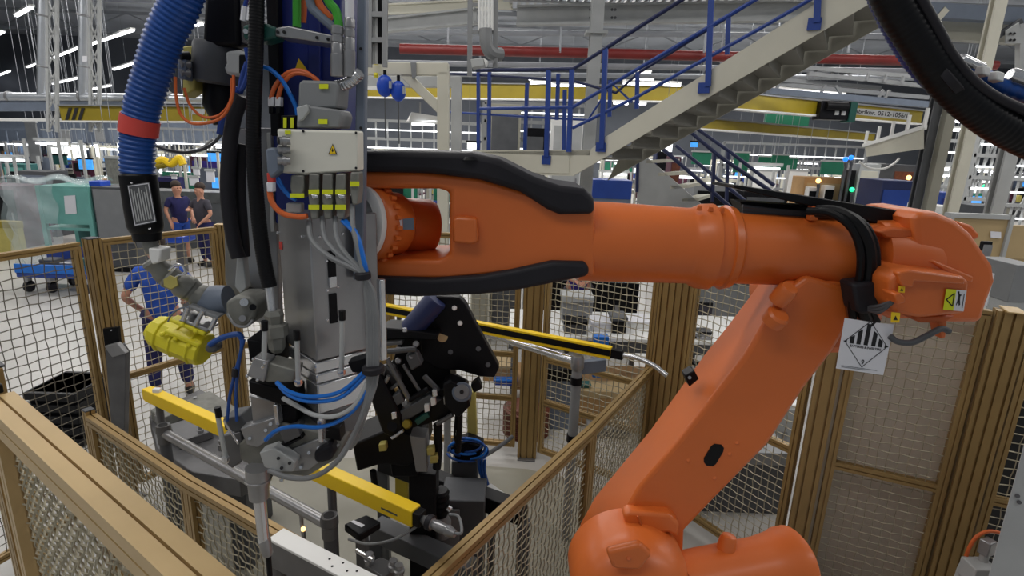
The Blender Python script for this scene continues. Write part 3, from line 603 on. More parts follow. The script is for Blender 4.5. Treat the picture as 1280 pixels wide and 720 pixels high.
# lower carrier
bp = P('carrier_plate', [(298, 556), (318, 538), (345, 528), (402, 540), (428, 556), (424, 572), (384, 596), (330, 592), (300, 575)], 1.44, 0.20, 'cast_grey', bev=0.006)
P('side_plate', [(312, 494), (346, 502), (348, 540), (316, 534)], 1.45, 0.05, 'steel', bev=0.004)
P('black_block', [(308, 424), (344, 430), (346, 462), (312, 452)], 1.50, 0.10, 'black_metal')
P('black_block', [(310, 476), (368, 490), (369, 508), (348, 506), (312, 492)], 1.42, 0.08, 'black_metal')
P('black_block', [(346, 505), (371, 508), (370, 531), (347, 533)], 1.45, 0.08, 'black_metal')
P('clamp_body', [(308, 470), (317, 447), (335, 452), (330, 478)], 1.39, 0.05, 'steel', bev=0.003)
P('clamp_body', [(334, 453), (370, 463), (366, 478), (331, 478)], 1.40, 0.06, 'cast_grey', bev=0.004)
for x, y in ((317, 449), (331, 454), (309, 470), (322, 475)): MB().ball(W(x, y, 1.385), 0.005, 8).build('clamp_screw', 'steel_bright', tl)
P('bracket', [(324, 566), (342, 560), (352, 566), (369, 578), (366, 590), (346, 590), (330, 584)], 1.39, 0.04, 'grey_light', bev=0.003)
for x, y in ((348, 573), (362, 579), (352, 585)): MB().lathe(W(x, y, 1.377), W(x, y, 1.385), [(0, 0.005), (1, 0.005)], 8).build('bracket_hole', 'ink', tl)
P('damper', [(392, 566), (412, 556), (418, 566), (414, 576), (398, 580), (392, 576)], 1.40, 0.06, 'black_rubber', bev=0.008)
P('slot_bar', [(349, 556), (376, 543), (379, 548), (352, 562)], 1.42, 0.05, 'black_plastic', bev=0.003)
for (x0, y0, x1, y1, Y) in ((331, 402, 330, 456, 1.40), (371, 414, 373, 476, 1.385), (428, 389, 427, 464, 1.40), (272, 510, 282, 572, 1.42)):

    st = tube('sensor_stick', [(x0, y0 + 8, Y), (x1, y1, Y)], 3.3, 'grey_light', n=10, sm=0)
    tube('stick_cap', [(x0 - 0.4, y0 - 1, Y), (x0 + (x1 - x0) * 0.2, y0 + 11, Y)], 4.3, 'black_plastic', par=st, n=10, sm=0)
    MB().lathe(W(x1, y1 - 2, Y), W(x1, y1 + 6, Y), [(0, 0.010), (0.5, 0.012), (1, 0.008)], 8).build('stick_nut', 'steel_bright', st)
tube('thin_rod', [(280, 526), (298, 555)], 1.5, 'steel_bright', Y=1.42, sm=0, n=8)
P('foot_block', [(277, 545), (300, 540), (306, 574), (290, 586), (276, 574)], 1.46, 0.08, 'steel_dark', bev=0.004)
P('valve_body', [(278, 524), (300, 520), (312, 535), (296, 541), (281, 538)], 1.46, 0.07, 'grey_dark', bev=0.004)
P('edge_plate', [(300, 536), (344, 522), (350, 540), (322, 560), (308, 556)], 1.43, 0.04, 'steel', bev=0.003)
P('edge_plate', [(352, 566), (400, 548), (424, 558), (386, 588), (360, 590)], 1.43, 0.02, 'steel', bev=0.003)
P('bright_strip', [(396, 526), (402, 527), (403, 554), (398, 553)], 1.36, 0.03, 'steel_bright', bev=0.002); P('bright_strip', [(341, 506), (346, 507), (349, 532), (344, 531)], 1.42, 0.03, 'steel_bright', bev=0.002)
P('guide_block', [(348, 538), (370, 533), (378, 548), (356, 556)], 1.42, 0.05, 'steel_dark', bev=0.003); P('guide_block', [(404, 530), (424, 536), (426, 552), (406, 548)], 1.42, 0.05, 'black_metal', bev=0.003)
for x, y in ((332, 538), (338, 530), (372, 574), (386, 566), (398, 560), (376, 584), (312, 548), (352, 600), (410, 536)): MB().lathe(W(x, y, 1.422), W(x, y, 1.44), [(0, 0.005), (1, 0.007)], 8).build('plate_screw', 'steel_bright', tl)
# hanging chrome shaft
k = 1.42 / F * 1.04
MB().lathe(W(322, 584, 1.42), W(324, 622, 1.42), [(0, 16 * k), (0.35, 16 * k), (0.36, 17.5 * k), (0.42, 17.5 * k), (0.43, 14 * k), (1, 13 * k)], 24).build('shaft_sleeve', 'steel', tl)
MB().lathe(W(324, 620, 1.42), W(330, 676, 1.42), [(0, 8.5 * k), (1, 8 * k)], 20).build('chrome_shaft', 'steel_bright', tl)
MB().lathe(W(330, 672, 1.42), W(335, 694, 1.42), [(0, 7.5 * k), (0.15, 8.5 * k), (0.9, 7.5 * k), (1, 6 * k)], 20).build('shaft_collar', 'steel', tl)
MB().lathe(W(335, 692, 1.42), W(339, 735, 1.42), [(0, 4 * k), (1, 4 * k)], 14).build('screw_bit', 'black_metal', tl)
# corrugated black hoses in front of the back plate
tube('black_hose', [(322, -60), (320, 60), (317, 150), (318, 210), (324, 280), (331, 330), (337, 358)], [8, 9], 'black_plastic', Y=1.46, n=12, ribs=110, amp=0.015)
tube('hose_end', [(336, 354), (341, 394)], 5.5, 'steel_bright', Y=1.46, sm=0, n=12)
MB().lathe(W(342, 388, 1.46), W(347, 440, 1.46), [(0, 0.020), (0.1, 0.026), (0.3, 0.02), (0.34, 0.034), (0.6, 0.034), (0.64, 0.024), (0.9, 0.022), (1, 0.014)], 6).build('hose_nut', 'cast_grey', tl, smooth=False)
tube('black_hose', [(303, 120), (292, 150), (286, 195), (285, 250), (292, 300), (298, 322)], 8.5, 'black_rubber', Y=1.53, n=12)
tube('black_hose', [(302, 180), (300, 230), (303, 280), (306, 320)], 6.5, 'black_rubber', Y=1.57, n=12)
P('plate_tab', [(296, 322), (304, 322), (308, 360), (300, 368), (293, 358)], 1.55, 0.03, 'grey_light', bev=0.003)
P('plate_recess', [(306, 358), (322, 362), (326, 368), (312, 368)], 1.64, 0.01, 'black_metal', bev=0.002)
tube('blue_hose', [(308, 60), (311, 82), (306, 104), (300, 112), (304, 92), (309, 78)], 3, 'rail_blue', Y=1.5, n=8)
tube('brown_lead', [(292, 94), (292, 112), (288, 130), (278, 146), (262, 153), (240, 154), (226, 143), (220, 120), (219, 96)], 1.8, 'orange_cable', Y=1.5, n=8)
tube('brown_lead', [(290, 98), (288, 126), (274, 144), (254, 146), (238, 132), (230, 110)], 1.6, 'orange_cable', Y=1.52, n=8)
tube('blue_hose', [(300, 110), (293, 130), (280, 150), (276, 168)], 5, 'rail_blue', Y=1.56, n=8)
tube('black_lead', [(300, 128), (270, 176), (240, 190), (212, 188), (190, 180)], 1.8, 'grey_dark', Y=1.58, n=8)
# grey signal cables gathered to the right and falling as a bundle
ends = [(386, 274), (403, 271), (419, 271), (440, 256)]
for i, (x, y) in enumerate(ends):
    tube('signal_cable', [(x, y, 1.41), (x + 4 - i, y + 26, 1.38), (x + 26 - 7 * i, y + 47 - i, 1.35), (452 + i, 342, 1.33), (458 + 3 * i, 368, 1.33), (461 + 3.6 * i, 410, 1.33), (461 + 3.4 * i, 455, 1.33), (460 + 3 * i, 480, 1.33), (456 + i, 510, 1.33), (440 + 2 * i, 548, 1.34 + 0.05 * (i > 0))] + ([(420, 578, 1.34), (392, 596, 1.35), (362, 597, 1.37), (336, 588, 1.39)] if i == 0 else [(438, 560, 1.50)]), 3.2 if i else 3.6, 'grey_cable', n=8)
for i in range(2): tube('air_hose', [(428 + 4 * i, 276, 1.40), (444 + 2 * i, 293, 1.36), (454 + i, 325, 1.335), (458 + i, 345, 1.335), (464 + 2 * i, 385, 1.345), (466 + 3 * i, 450, 1.345), (452, 468 + 6 * i, 1.34), (425, 490 + 7 * i, 1.335), (390, 496 + 6 * i, 1.335), (362, 490 + 4 * i, 1.345), (346, 478, 1.37)], 2.8, 'air_blue', n=8)
tube('air_hose', [(464, 452, 1.34), (460, 482, 1.33), (446, 508, 1.33), (424, 526, 1.34), (398, 534, 1.35), (368, 533, 1.36), (346, 538, 1.37), (332, 550, 1.38)], 3, 'air_blue', n=8)
tube('signal_cable', [(465, 452, 1.34), (459, 478, 1.33), (444, 506, 1.33), (420, 520, 1.335), (394, 519, 1.34), (372, 508, 1.36), (354, 498, 1.39)], 3.2, 'grey_light', n=8)
for (x, y, w_) in ((453, 344, 9), (466, 461, 13)): MB().lathe(W(x, y - 4, 1.33), W(x + 1, y + 5, 1.33), [(0, w_ * 0.0019), (0.2, w_ * 0.0022), (0.8, w_ * 0.0022), (1, w_ * 0.0019)], 16).build('cable_tie', 'black_rubber', tl)
P('tie_bracket', [(434, 453), (458, 446), (470, 458), (466, 468), (440, 466)], 1.38, 0.04, 'black_metal', bev=0.004)
for i in range(2): tube('air_hose', [(302 + 3 * i, 424, 1.46), (301, 440, 1.45), (294 + 3 * i, 466, 1.45), (287 + 8 * i, 496, 1.45), (284 + 12 * i, 526, 1.45)], 2.2, 'hose_blue', n=8)
MB().lathe(W(295, 460, 1.45), W(294, 470, 1.45), [(0, 0.01), (1, 0.01)], 12).build('cable_tie', 'black_rubber', tl)
# ================================================================ blue suction hose with nozzle
t = T('corrugated_hose', 'thick blue corrugated hose with red band and black nozzle, upper left', 'hose', W(180, 300, 1.5))
hp = [(243, -60), (227, 0), (206, 45), (191, 90), (178, 135), (172, 180), (172, 224)]
MB().tube([W(x, y, 1.5) for x, y in hp], [0.047, 0.040], 24, 6, ribs=46, amp=0.035).build('hose', 'hose_blue', t)
MB().tube([W(x, y, 1.5) for x, y in ((175.8, 147), (174, 157), (173, 168))], [0.0455, 0.0455], 24, 3).build('red_band', 'red_band', t)
nz = MB().lathe(W(172, 216, 1.5), W(184.5, 300, 1.5), [(0, 0.040), (0.03, 0.044), (0.5, 0.0445), (0.78, 0.044), (0.86, 0.040), (0.88, 0.036), (1, 0.034)], 32).build('nozzle', 'black_plastic', t)
pl_ = PQ([(168.5, 283), (196, 277.5), (187, 227.5), (159.5, 231.5)], 1.449); m_ = MB(); pl_.rect(m_.use('steel_dark'), 0, 0, 1, 1)
for a_ in ((0.03, 0.02, 0.97, 0.04), (0.03, 0.96, 0.97, 0.98), (0.03, 0.02, 0.06, 0.98), (0.94, 0.02, 0.97, 0.98)): pl_.rect(m_.use('paper'), *a_, o=0.0015)
for i in range(7): pl_.rect(m_.use('grey_light'), 0.13 + 0.11 * i, 0.1, 0.18 + 0.11 * i, 0.9 - 0.06 * (i % 3), o=0.0015)
m_.build('rating_plate', None, nz, smooth=False)
for x, y in ((187, 286), (165, 229)): MB().ball(W(x, y, 1.452), 0.003, 8).build('screw', 'steel_bright', nz)
MB().lathe(W(186, 298, 1.5), W(191, 316, 1.5), [(0, 0.016), (0.5, 0.02), (1, 0.016)], 16).build('stub', 'cast_grey', t)
# ================================================================ yellow tool on its jointed carrier
t = T('pneumatic_gripper', 'bright yellow ribbed tool body on a jointed grey carrier arm', 'tool', W(225, 450, 1.6))
P('white_coupling', [(185, 310), (201, 312), (199, 328), (190, 331), (186, 322)], 1.47, 0.05, 'white', t, 0.004)
def link(p, q, r, mat='cast_grey'): return MB().lathe(W(*p), W(*q), [(0, r * 0.8), (0.1, r), (0.4, r * 0.85), (0.6, r * 1.05), (0.9, r), (1, r * 0.8)], 14).build('arm_link', mat, t)
link((188, 324, 1.52), (214, 350, 1.54), 0.030); link((208, 344, 1.53), (240, 364, 1.55), 0.034); link((232, 358, 1.55), (262, 378, 1.56), 0.036)
MB().lathe(W(214, 353, 1.5), W(213, 353, 1.47), [(0, 0.02), (1, 0.018)], 6).build('hex_bolt', 'olive', t, smooth=False)
tube('clip', [(211, 338), (220, 331), (229, 333), (231, 342), (222, 345), (216, 352)], 1.6, 'steel_bright', t, Y=1.49, n=8)
MB().lathe(W(256, 378, 1.56), W(286, 374, 1.56), [(0, 0.04), (0.5, 0.046), (1, 0.04)], 20).build('arm_link', 'grey_blue', t)
cb = P('cast_joint', [(281, 378), (294, 370), (312, 370), (322, 380), (320, 396), (312, 408), (296, 410), (282, 396)], 1.47, 0.09, 'cast_grey', t, 0.01, 3)
MB().tube(tp([(284, 392, 1.46), (294, 406, 1.455), (308, 408, 1.455), (316, 400, 1.46)]), 0.004, 8, 5).build('joint_rim', 'steel', cb)
for x, y, r_, m__ in ((305, 378, 0.011, 'steel_bright'), (316, 384, 0.009, 'black_metal'), (303, 398, 0.009, 'steel')): MB().lathe(W(x, y, 1.455), W(x, y, 1.48), [(0, r_), (1, r_)], 12).build('joint_bolt', m__, cb)
yb = MB(); A_, B_ = W(192, 411, 1.56), W(258, 438, 1.54); ax = (B_ - A_).normalized()
yb.lathe(A_, B_, [(0, 0.036), (0.06, 0.046), (0.3, 0.052), (0.8, 0.052), (0.97, 0.05), (1, 0.046)], 10)
yb = yb.build('tool_body', 'yellow_green', t, smooth=True, bevel=0.004, angle=30)
for f in (0.22, 0.5, 0.82): MB().lathe(A_ + (B_ - A_) * (f - 0.03), A_ + (B_ - A_) * (f + 0.03), [(0, 0.052), (0.3, 0.056), (0.7, 0.056), (1, 0.052)], 10).build('body_rib', 'yellow_green', yb)
for pl in ([(206, 412), (250, 431), (248, 436), (204, 417)], [(212, 398), (256, 416), (255, 421), (210, 402)]): P('body_rib', pl, 1.495, 0.04, 'yellow_green', yb, 0.004)
for x, y in ((203, 418), (219, 424), (236, 432), (228, 406), (245, 414)): MB().ball(W(x, y, 1.497), 0.008, 8).build('body_boss', 'yellow_green', yb)
MB().lathe(W(192, 411, 1.56), W(187, 408, 1.56), [(0, 0.034), (0.7, 0.03), (1, 0.022)], 12).build('body_nose', 'yellow_green', yb)
P('lower_lobe', [(222, 440), (248, 445), (254, 440), (250, 452), (238, 454)], 1.53, 0.06, 'yellow_green', yb, 0.008)
P('column_plate', [(232, 384), (236, 381), (274, 396), (270, 400)], 1.5, 0.06, 'grey_paint', t)
P('column_plate', [(222, 401), (228, 399), (262, 412), (258, 416)], 1.5, 0.06, 'steel', t)
for (x0, y0, x1, y1) in ((235, 384, 229, 400), (254, 388, 244, 406), (270, 397, 263, 412)): MB().lathe(W(x0, y0, 1.5), W(x1, y1, 1.5), [(0, 0.007), (1, 0.007)], 12).build('guide_column', 'steel_bright', t)
MB().lathe(W(243, 391, 1.54), W(238, 403, 1.54), [(0, 0.012), (1, 0.014)], 12).build('piston', 'steel', t)
P('hose_elbow', [(256, 432), (264, 428), (271, 434), (270, 441), (260, 442), (255, 438)], 1.47, 0.04, 'grey_dark', t, 0.006)
tube('air_hose', [(262, 431), (270, 426), (284, 420), (298, 418), (303, 424)], 3.8, 'hose_blue', t, Y=1.47)
tube('thin_lead', [(236, 384), (224, 386), (214, 394), (210, 402)], 1.2, 'grey_blue', t, Y=1.5, n=8)
# ================================================================ black hose package, upper right
t = T('hose_package', 'thick black ribbed hose curving across the upper right corner', 'hose', W(1207, 125, 1.28))
MB().tube([W(x, y, 1.28) for x, y in ((1085, -70), (1116, 0), (1135, 32), (1157, 66), (1180, 98), (1207, 125), (1242, 152), (1285, 175), (1340, 198), (1440, 232), (1560, 262), (1700, 280))], 0.037, 24, 6, ribs=110, amp=0.015).build('ribbed_hose', 'black_plastic', t)
MB().lathe(W(1180, 100, 1.28), W(1192, 92, 1.27), [(0, 0.04), (0.1, 0.045), (0.9, 0.045), (1, 0.04)], 24).build('hose_clamp', 'black_rubber', t)
t2 = T('air_line', 'thin black hose running above the thick ribbed hose, upper right', 'hose', W(1222, 97, 1.24))
MB().tube([W(x, y, 1.25) for x, y in ((1138, -30), (1152, 0), (1174, 40), (1191, 70), (1218, 102), (1256, 127), (1330, 158), (1440, 205), (1560, 240), (1700, 262))], 0.0105, 12, 6).build('hose', 'black_rubber', t2)
t3 = T('sensor_cluster', 'silver cylinders and white connectors beside the upper right hoses', 'connector', W(1240, 95, 1.27))
MB().lathe(W(1199, 73, 1.3), W(1230, 87, 1.3), [(0, 0.008), (0.05, 0.012), (0.9, 0.012), (1, 0.008)], 16).build('silver_cylinder', 'steel_bright', t3)
MB().lathe(W(1262, 93, 1.3), W(1330, 116, 1.3), [(0, 0.012), (0.05, 0.016), (1, 0.016)], 16).build('silver_cylinder', 'steel_bright', t3)
for x, y in ((1235, 88), (1252, 95)): MB().prism([(x - 5, y - 7), (x + 5, y - 4), (x + 3, y + 8), (x - 6, y + 5)], 1.27, 0.03).build('white_connector', 'white', t3, bevel=0.003)
MB().prism([(1228, 86), (1262, 99), (1262, 106), (1226, 93)], 1.3, 0.03).build('carrier', 'steel', t3, bevel=0.003)
t4 = T('blue_hose', 'blue ribbed hose running under silver cylinders at the right edge', 'hose', W(1260, 106, 1.3))
MB().tube([W(x, y, 1.31) for x, y in ((1208, 84), (1235, 100), (1265, 113), (1340, 138), (1450, 180), (1600, 215))], 0.017, 14, 6, ribs=36, amp=0.05).build('hose', 'hose_blue', t4)
t5 = T('blue_sleeve', 'dark blue hose showing along the lower side of the thick black hose', 'hose', W(1110, 40, 1.34))
MB().tube([W(x, y, 1.36) for x, y in ((1074, -70), (1100, -10), (1118, 28), (1139, 64), (1160, 90), (1184, 110))], 0.028, 16, 6, ribs=40, amp=0.03).build('hose', 'deep_blue', t5)
# ================================================================ the work station inside the low fences
def zbar(mb, a, b, z, w, h): mb.bar(ZP(a[0], a[1], z), ZP(b[0], b[1], z), w, h, Vector((0, 0, 1)))
def leg(mb, p, r=0.025, z0=0.0, n=14): mb.cyl(Vector((p[0], p[1], z0)), Vector(p), r, n=n)
# long yellow light barrier in front, with plug
t = T('light_barrier', 'long bright yellow bar passing behind the hanging shaft', 'light barrier', ZP(355, 575, 1.3))
a, b = ZP(186, 492, 1.3), ZP(520, 645, 1.3)
MB().bar(a, b, 0.06, 0.075, Vector((0, 0, 1))).build('housing', 'yellow', t, bevel=0.004)
u = (b - a).normalized()
m_ = MB(); m_.bar(b, b + u * 0.035, 0.05, 0.062, Vector((0, 0, 1))); m_.build('end_cap', 'black_plastic', t, bevel=0.004)
MB().bar(a - u * 0.02, a, 0.055, 0.07, Vector((0, 0, 1))).build('end_cap', 'yellow', t, bevel=0.004)
c = b + u * 0.03
pl = MB().lathe(c, c + u * 0.17, [(0, 0.014), (0.12, 0.02), (0.2, 0.03), (0.32, 0.03), (0.34, 0.018), (0.5, 0.022), (0.75, 0.02), (0.78, 0.024), (1, 0.014)], 18).build('plug', 'steel', t)
MB().lathe(c + u * 0.034, c + u * 0.056, [(0, 0.031), (1, 0.031)], 18).build('plug_ring', 'black_rubber', pl)
MB().tube([c + u * 0.16, c + u * 0.2 + Vector((0, 0, 0.02)), c + u * 0.12 + Vector((0.05, 0.04, 0.03)), c + u * 0.06 + Vector((0.06, 0.05, 0.01))], 0.006, 8, 5).build('cable_loop', 'grey_cable', t)
for q in (a + u * 0.1, b - u * 0.5):
    m_ = MB(); leg(m_, q - Vector((0, 0, 0.04)), 0.02); m_.build('support', 'steel_dark', t)
m_ = MB(); q = a + u * 0.1; m_.box(q + Vector((0, 0, 0.045)), (0.04, 0.03, 0.03)); m_.build('clamp', 'paper', t, bevel=0.003)
m_ = MB()
dn = Vector((u.y, -u.x, 0))
m_.box(b - u * 0.12 + dn * 0.0305 - Vector((0, 0, 0.01)), (0.09, 0.001, 0.008), math.atan2(u.y, u.x)); m_.build('name_strip', 'grey_dark', t, smooth=False)
# yellow light barrier at the back
t = T('light_barrier', 'far yellow and black bar above the silver tube, near the tall fence', 'light barrier', ZP(640, 417, 1.5))
a, b = ZP(478, 385, 1.5), ZP(764, 441, 1.5); u = (b - a).normalized(); n_ = Vector((u.y, -u.x, 0))
MB().bar(a, b, 0.05, 0.08, Vector((0, 0, 1))).build('housing', 'yellow', t, bevel=0.003)
MB().bar(a + n_ * 0.026 + Vector((0, 0, 0.004)), b + n_ * 0.026 + Vector((0, 0, 0.004)), 0.004, 0.042, Vector((0, 0, 1))).build('lens_strip', 'black_plastic', t, smooth=False)
MB().bar(b, b + u * 0.08, 0.04, 0.06, Vector((0, 0, 1))).build('end_cap', 'black_plastic', t, bevel=0.003)
MB().tube([b + u * 0.08, b + u * 0.17, b + u * 0.27 + Vector((0, -0.02, -0.02)), b + u * 0.33 + Vector((0.02, -0.06, -0.06))], 0.016, 12, 5).build('plug', 'steel_bright', t)
m_ = MB(); leg(m_, a + u * 0.15 + Vector((0, 0.05, -0.04)), 0.02); m_.build('support', 'steel_dark', t)
# silver tube rails
t = T('tube_rail', 'thick silver tube rail running parallel below the front yellow bar', 'tube rail', ZP(300, 590, 1.12))
a, b = ZP(205, 541, 1.12), ZP(412, 656, 1.12)
MB().cyl(a, b, 0.027, n=20).build('tube', 'steel', t)
u = (b - a).normalized()
for q, n2 in ((a, 1), (b, 1)):
    MB().lathe(q + Vector((0, 0, 0.05)), q - Vector((0, 0, 0.06)), [(0, 0.036), (0.15, 0.04), (0.4, 0.04), (0.45, 0.036), (1, 0.036)], 20).build('clamp', 'steel_dark', t)
    MB().lathe(q + Vector((0, 0, 0.052)), q + Vector((0, 0, 0.049)), [(0, 0.024), (1, 0.024)], 16).build('tube_hole', 'ink', t)
    m_ = MB(); leg(m_, q - Vector((0, 0, 0.06)), 0.03); m_.build('upright', 'grey_dark', t)
t = T('tube_rail', 'bright silver tube rail just below the far yellow bar', 'tube rail', ZP(660, 430, 1.4))
a, b = ZP(560, 402, 1.4), ZP(722, 452, 1.4)
MB().cyl(a, b, 0.028, n=20).build('tube', 'steel_bright', t)
MB().lathe(b + Vector((0, 0, 0.045)), b - Vector((0, 0, 0.06)), [(0, 0.036), (0.2, 0.045), (0.8, 0.045), (1, 0.036)], 20).build('clamp', 'steel', t)
m_ = MB(); leg(m_, b - Vector((0, 0, 0.05)), 0.034); m_.build('upright', 'grey_paint', t)
m_ = MB(); leg(m_, a - Vector((0, 0, 0.02)), 0.03); m_.build('upright', 'grey_paint', t)
for z in (0.05, 0.48): MB().lathe(Vector((b.x, b.y, b.z - 0.06 - z)), Vector((b.x, b.y, b.z - 0.11 - z)), [(0, 0.042), (1, 0.042)], 18).build('collar', 'black_metal', t)
MB().box(b + Vector((0.11, 0.08, -0.06)), (0.2, 0.05, 0.09), 0.4).build('side_plate', 'grey_blue', t, bevel=0.005)
# white profile at the front with holes
t = T('white_beam', 'flat white beam with small holes lying at the bottom centre', 'beam', ZP(400, 700, 1.22))
a, b = ZP(345, 668, 1.22), ZP(470, 733, 1.22); u = (b - a).normalized(); n_ = Vector((-u.y, u.x, 0))
MB().bar(a, b, 0.075, 0.012, Vector((0, 0, 1))).build('top_plate', 'white', t, bevel=0.002)
MB().bar(a - Vector((0, 0, 0.07)), b - Vector((0, 0, 0.07)), 0.07, 0.125, Vector((0, 0, 1))).build('body', 'steel_dark', t, bevel=0.003)
m_ = MB()
for f, s in ((0.55, 0.1), (0.62, -0.2), (0.66, 0.25), (0.74, -0.05), (0.8, 0.2), (0.84, -0.25), (0.9, 0.1)):
    c = a + (b - a) * f + n_ * (0.075 * s) + Vector((0, 0, 0.0055)); m_.cyl(c, c + Vector((0, 0, 0.0015)), 0.005, n=10)
m_.build('hole', 'ink', t, smooth=False)
m_ = MB(); m_.cyl(Vector((a.x, a.y, 0)), a - Vector((0, 0, 0.13)), 0.03); m_.build('support', 'steel_dark', t)
# base table with black cross beams
t = T('fixture_table', 'low steel fixture table with black beams and bolted plates inside the cell', 'fixture', Vector((-0.8, 2.9, 0)))
m_ = MB(); 
a, b = ZP(478, 576, 0.8), ZP(655, 642, 0.8); m_.bar(a, b, 0.1, 0.1, Vector((0, 0, 1))); m_.build('cross_beam', 'black_metal', t, bevel=0.005)
for q in (a, b):
    m_ = MB(); m_.bar(Vector((q.x, q.y, 0)), q - Vector((0, 0, 0.05)), 0.07, 0.07); m_.build('leg', 'grey_dark', t, bevel=0.004)
a, b = ZP(470, 660, 0.75), ZP(590, 715, 0.75)
MB().bar(a, b, 0.1, 0.1, Vector((0, 0, 1))).build('cross_beam', 'grey_dark', t, bevel=0.005)
MB().bar(Vector((a.x, a.y, 0)), a - Vector((0, 0, 0.05)), 0.08, 0.08).build('leg', 'grey_dark', t, bevel=0.004)
MB().bar(Vector((b.x, b.y, 0)), b - Vector((0, 0, 0.05)), 0.08, 0.08).build('leg', 'grey_dark', t, bevel=0.004)
def slab(poly, z, th, mat, name, par, bev=0.006):
    top = [ZP(x, y, z) for x, y in poly]; return MB().loft([top, [p - Vector((0, 0, th)) for p in top]]).build(name, mat, par, bevel=bev)
t = T('machine_bed', 'dark grey machine base with bolted steel plates beside the left fence', 'machine base', ZP(240, 560, 0))
slab([(186, 520), (250, 486), (330, 530), (340, 575), (300, 600), (240, 590), (196, 560)], 0.8, 0.12, 'steel_dark', 'top_plate', t)
slab([(188, 512), (226, 496), (236, 508), (200, 524)], 0.88, 0.08, 'cast_grey', 'bolted_plate', t)
slab([(232, 500), (262, 488), (300, 512), (272, 524)], 0.9, 0.1, 'cast_grey', 'bolted_plate', t)
slab([(206, 532), (246, 520), (266, 538), (224, 552)], 0.86, 0.06, 'steel_dark', 'bolted_plate', t)
for x, y in ((197, 516), (222, 502), (244, 498), (286, 512), (213, 538), (250, 534), (276, 552), (296, 568)):
    c = ZP(x, y, 0.9); MB().lathe(c - Vector((0, 0, 0.06)), c + Vector((0, 0, 0.012)), [(0, 0.02), (0.6, 0.02), (0.62, 0.014), (1, 0.012)], 10).build('bolt', 'steel', t)
for x, y in ((212, 542), (318, 545), (298, 590)):
    c = ZP(x, y, 0.7); MB().bar(Vector((c.x, c.y, 0)), c, 0.12, 0.12).build('column', 'grey_dark', t, bevel=0.006)
slab([(256, 560), (300, 585), (296, 612), (252, 588)], 0.62, 0.05, 'brown_coil', 'rusty_grating', t, 0.002)
m_ = MB()
for i in range(7):
    f = i / 6; m_.bar(ZP(240 + 46 * f, 585 + 36 * f, 0.635), ZP(272 + 46 * f, 566 + 36 * f, 0.635), 0.012, 0.02, Vector((0, 0, 1)))
m_.build('grating_bar', 'steel_dark', t)
# tablet-like black box with a white label, and sensor with a lit lamp
t = T('control_box', 'flat black box with a small white label beside the tube clamp', 'control box', ZP(450, 660, 1.0))
slab([(430, 655), (458, 643), (476, 652), (449, 669)], 1.06, 0.04, 'black_metal', 'case', t, 0.006)
slab([(438, 652), (442, 650), (456, 656), (452, 659)], 1.062, 0.003, 'paper', 'label', t, 0.0)
c = ZP(452, 660, 1.02); MB().bar(Vector((c.x, c.y, 0)), c, 0.05, 0.05).build('stand', 'steel_dark', t, bevel=0.003)
t = T('status_sensor', 'slim sensor stem with a glowing yellow-green lamp', 'sensor', ZP(379, 663, 0.6))
c = ZP(379, 661, 0.8); MB().cyl(c - Vector((0, 0, 0.8)), c - Vector((0, 0, 0.01)), 0.012).build('stem', 'steel', t); m_ = MB().ball(c, 0.012, 10); m_.build('lamp', 'led_amber', t)
c2 = c + Vector((-0.01, 0.01, 0.01)); MB().cyl(c2, c2 + Vector((0, 0, 0.1)), 0.01).build('stem_top', 'steel', t)
t = T('valve_block', 'steel valve block with round fittings at the bottom centre', 'valve', ZP(470, 705, 0.9))
slab([(455, 706), (476, 696), (500, 706), (480, 722)], 1.0, 0.16, 'steel_dark', 'block', t, 0.005)
for x, y in ((462, 704), (492, 712), (499, 718)):
    c = ZP(x, y, 1.0); MB().lathe(c, c + Vector((0, 0, 0.05)), [(0, 0.02), (0.5, 0.024), (0.55, 0.016), (1, 0.018)], 12).build('fitting', 'steel', t)
MB().tube([ZP(446, 688, 1.04), ZP(466, 700, 1.04)], 0.01, 10).build('rod', 'steel_bright', t)
c = ZP(478, 712, 0.84); MB().bar(Vector((c.x, c.y, 0)), c, 0.1, 0.1).build('stand', 'grey_dark', t)
t = T('cable', 'grey cable sagging below the front yellow bar', 'cable', ZP(470, 680, 1.2))
MB().tube([ZP(436, 674, 1.1), ZP(460, 680, 1.15), ZP(490, 675, 1.2), ZP(515, 662, 1.24), ZP(524, 654, 1.27)], 0.006, 8, 6).build('wire', 'grey_cable', t)
# bracket of bright flat bars inside the low fence, left
t = T('flat_bracket', 'bright bent metal strip showing behind the low left fence', 'bracket', ZP(160, 640, 0.6))
slab([(130, 609), (140, 604), (160, 620), (152, 628)], 0.72, 0.02, 'steel_bright', 'strip', t, 0.002)
slab([(168, 640), (194, 628), (199, 634), (178, 648)], 0.72, 0.02, 'steel_bright', 'strip', t, 0.002)
c = ZP(165, 632, 0.68); MB().bar(Vector((c.x, c.y, 0)), c, 0.05, 0.05).build('stand', 'steel_dark', t); MB().box(c + Vector((0, 0, 0.01)), (0.4, 0.04, 0.02), -0.6).build('cross_piece', 'steel_dark', t)
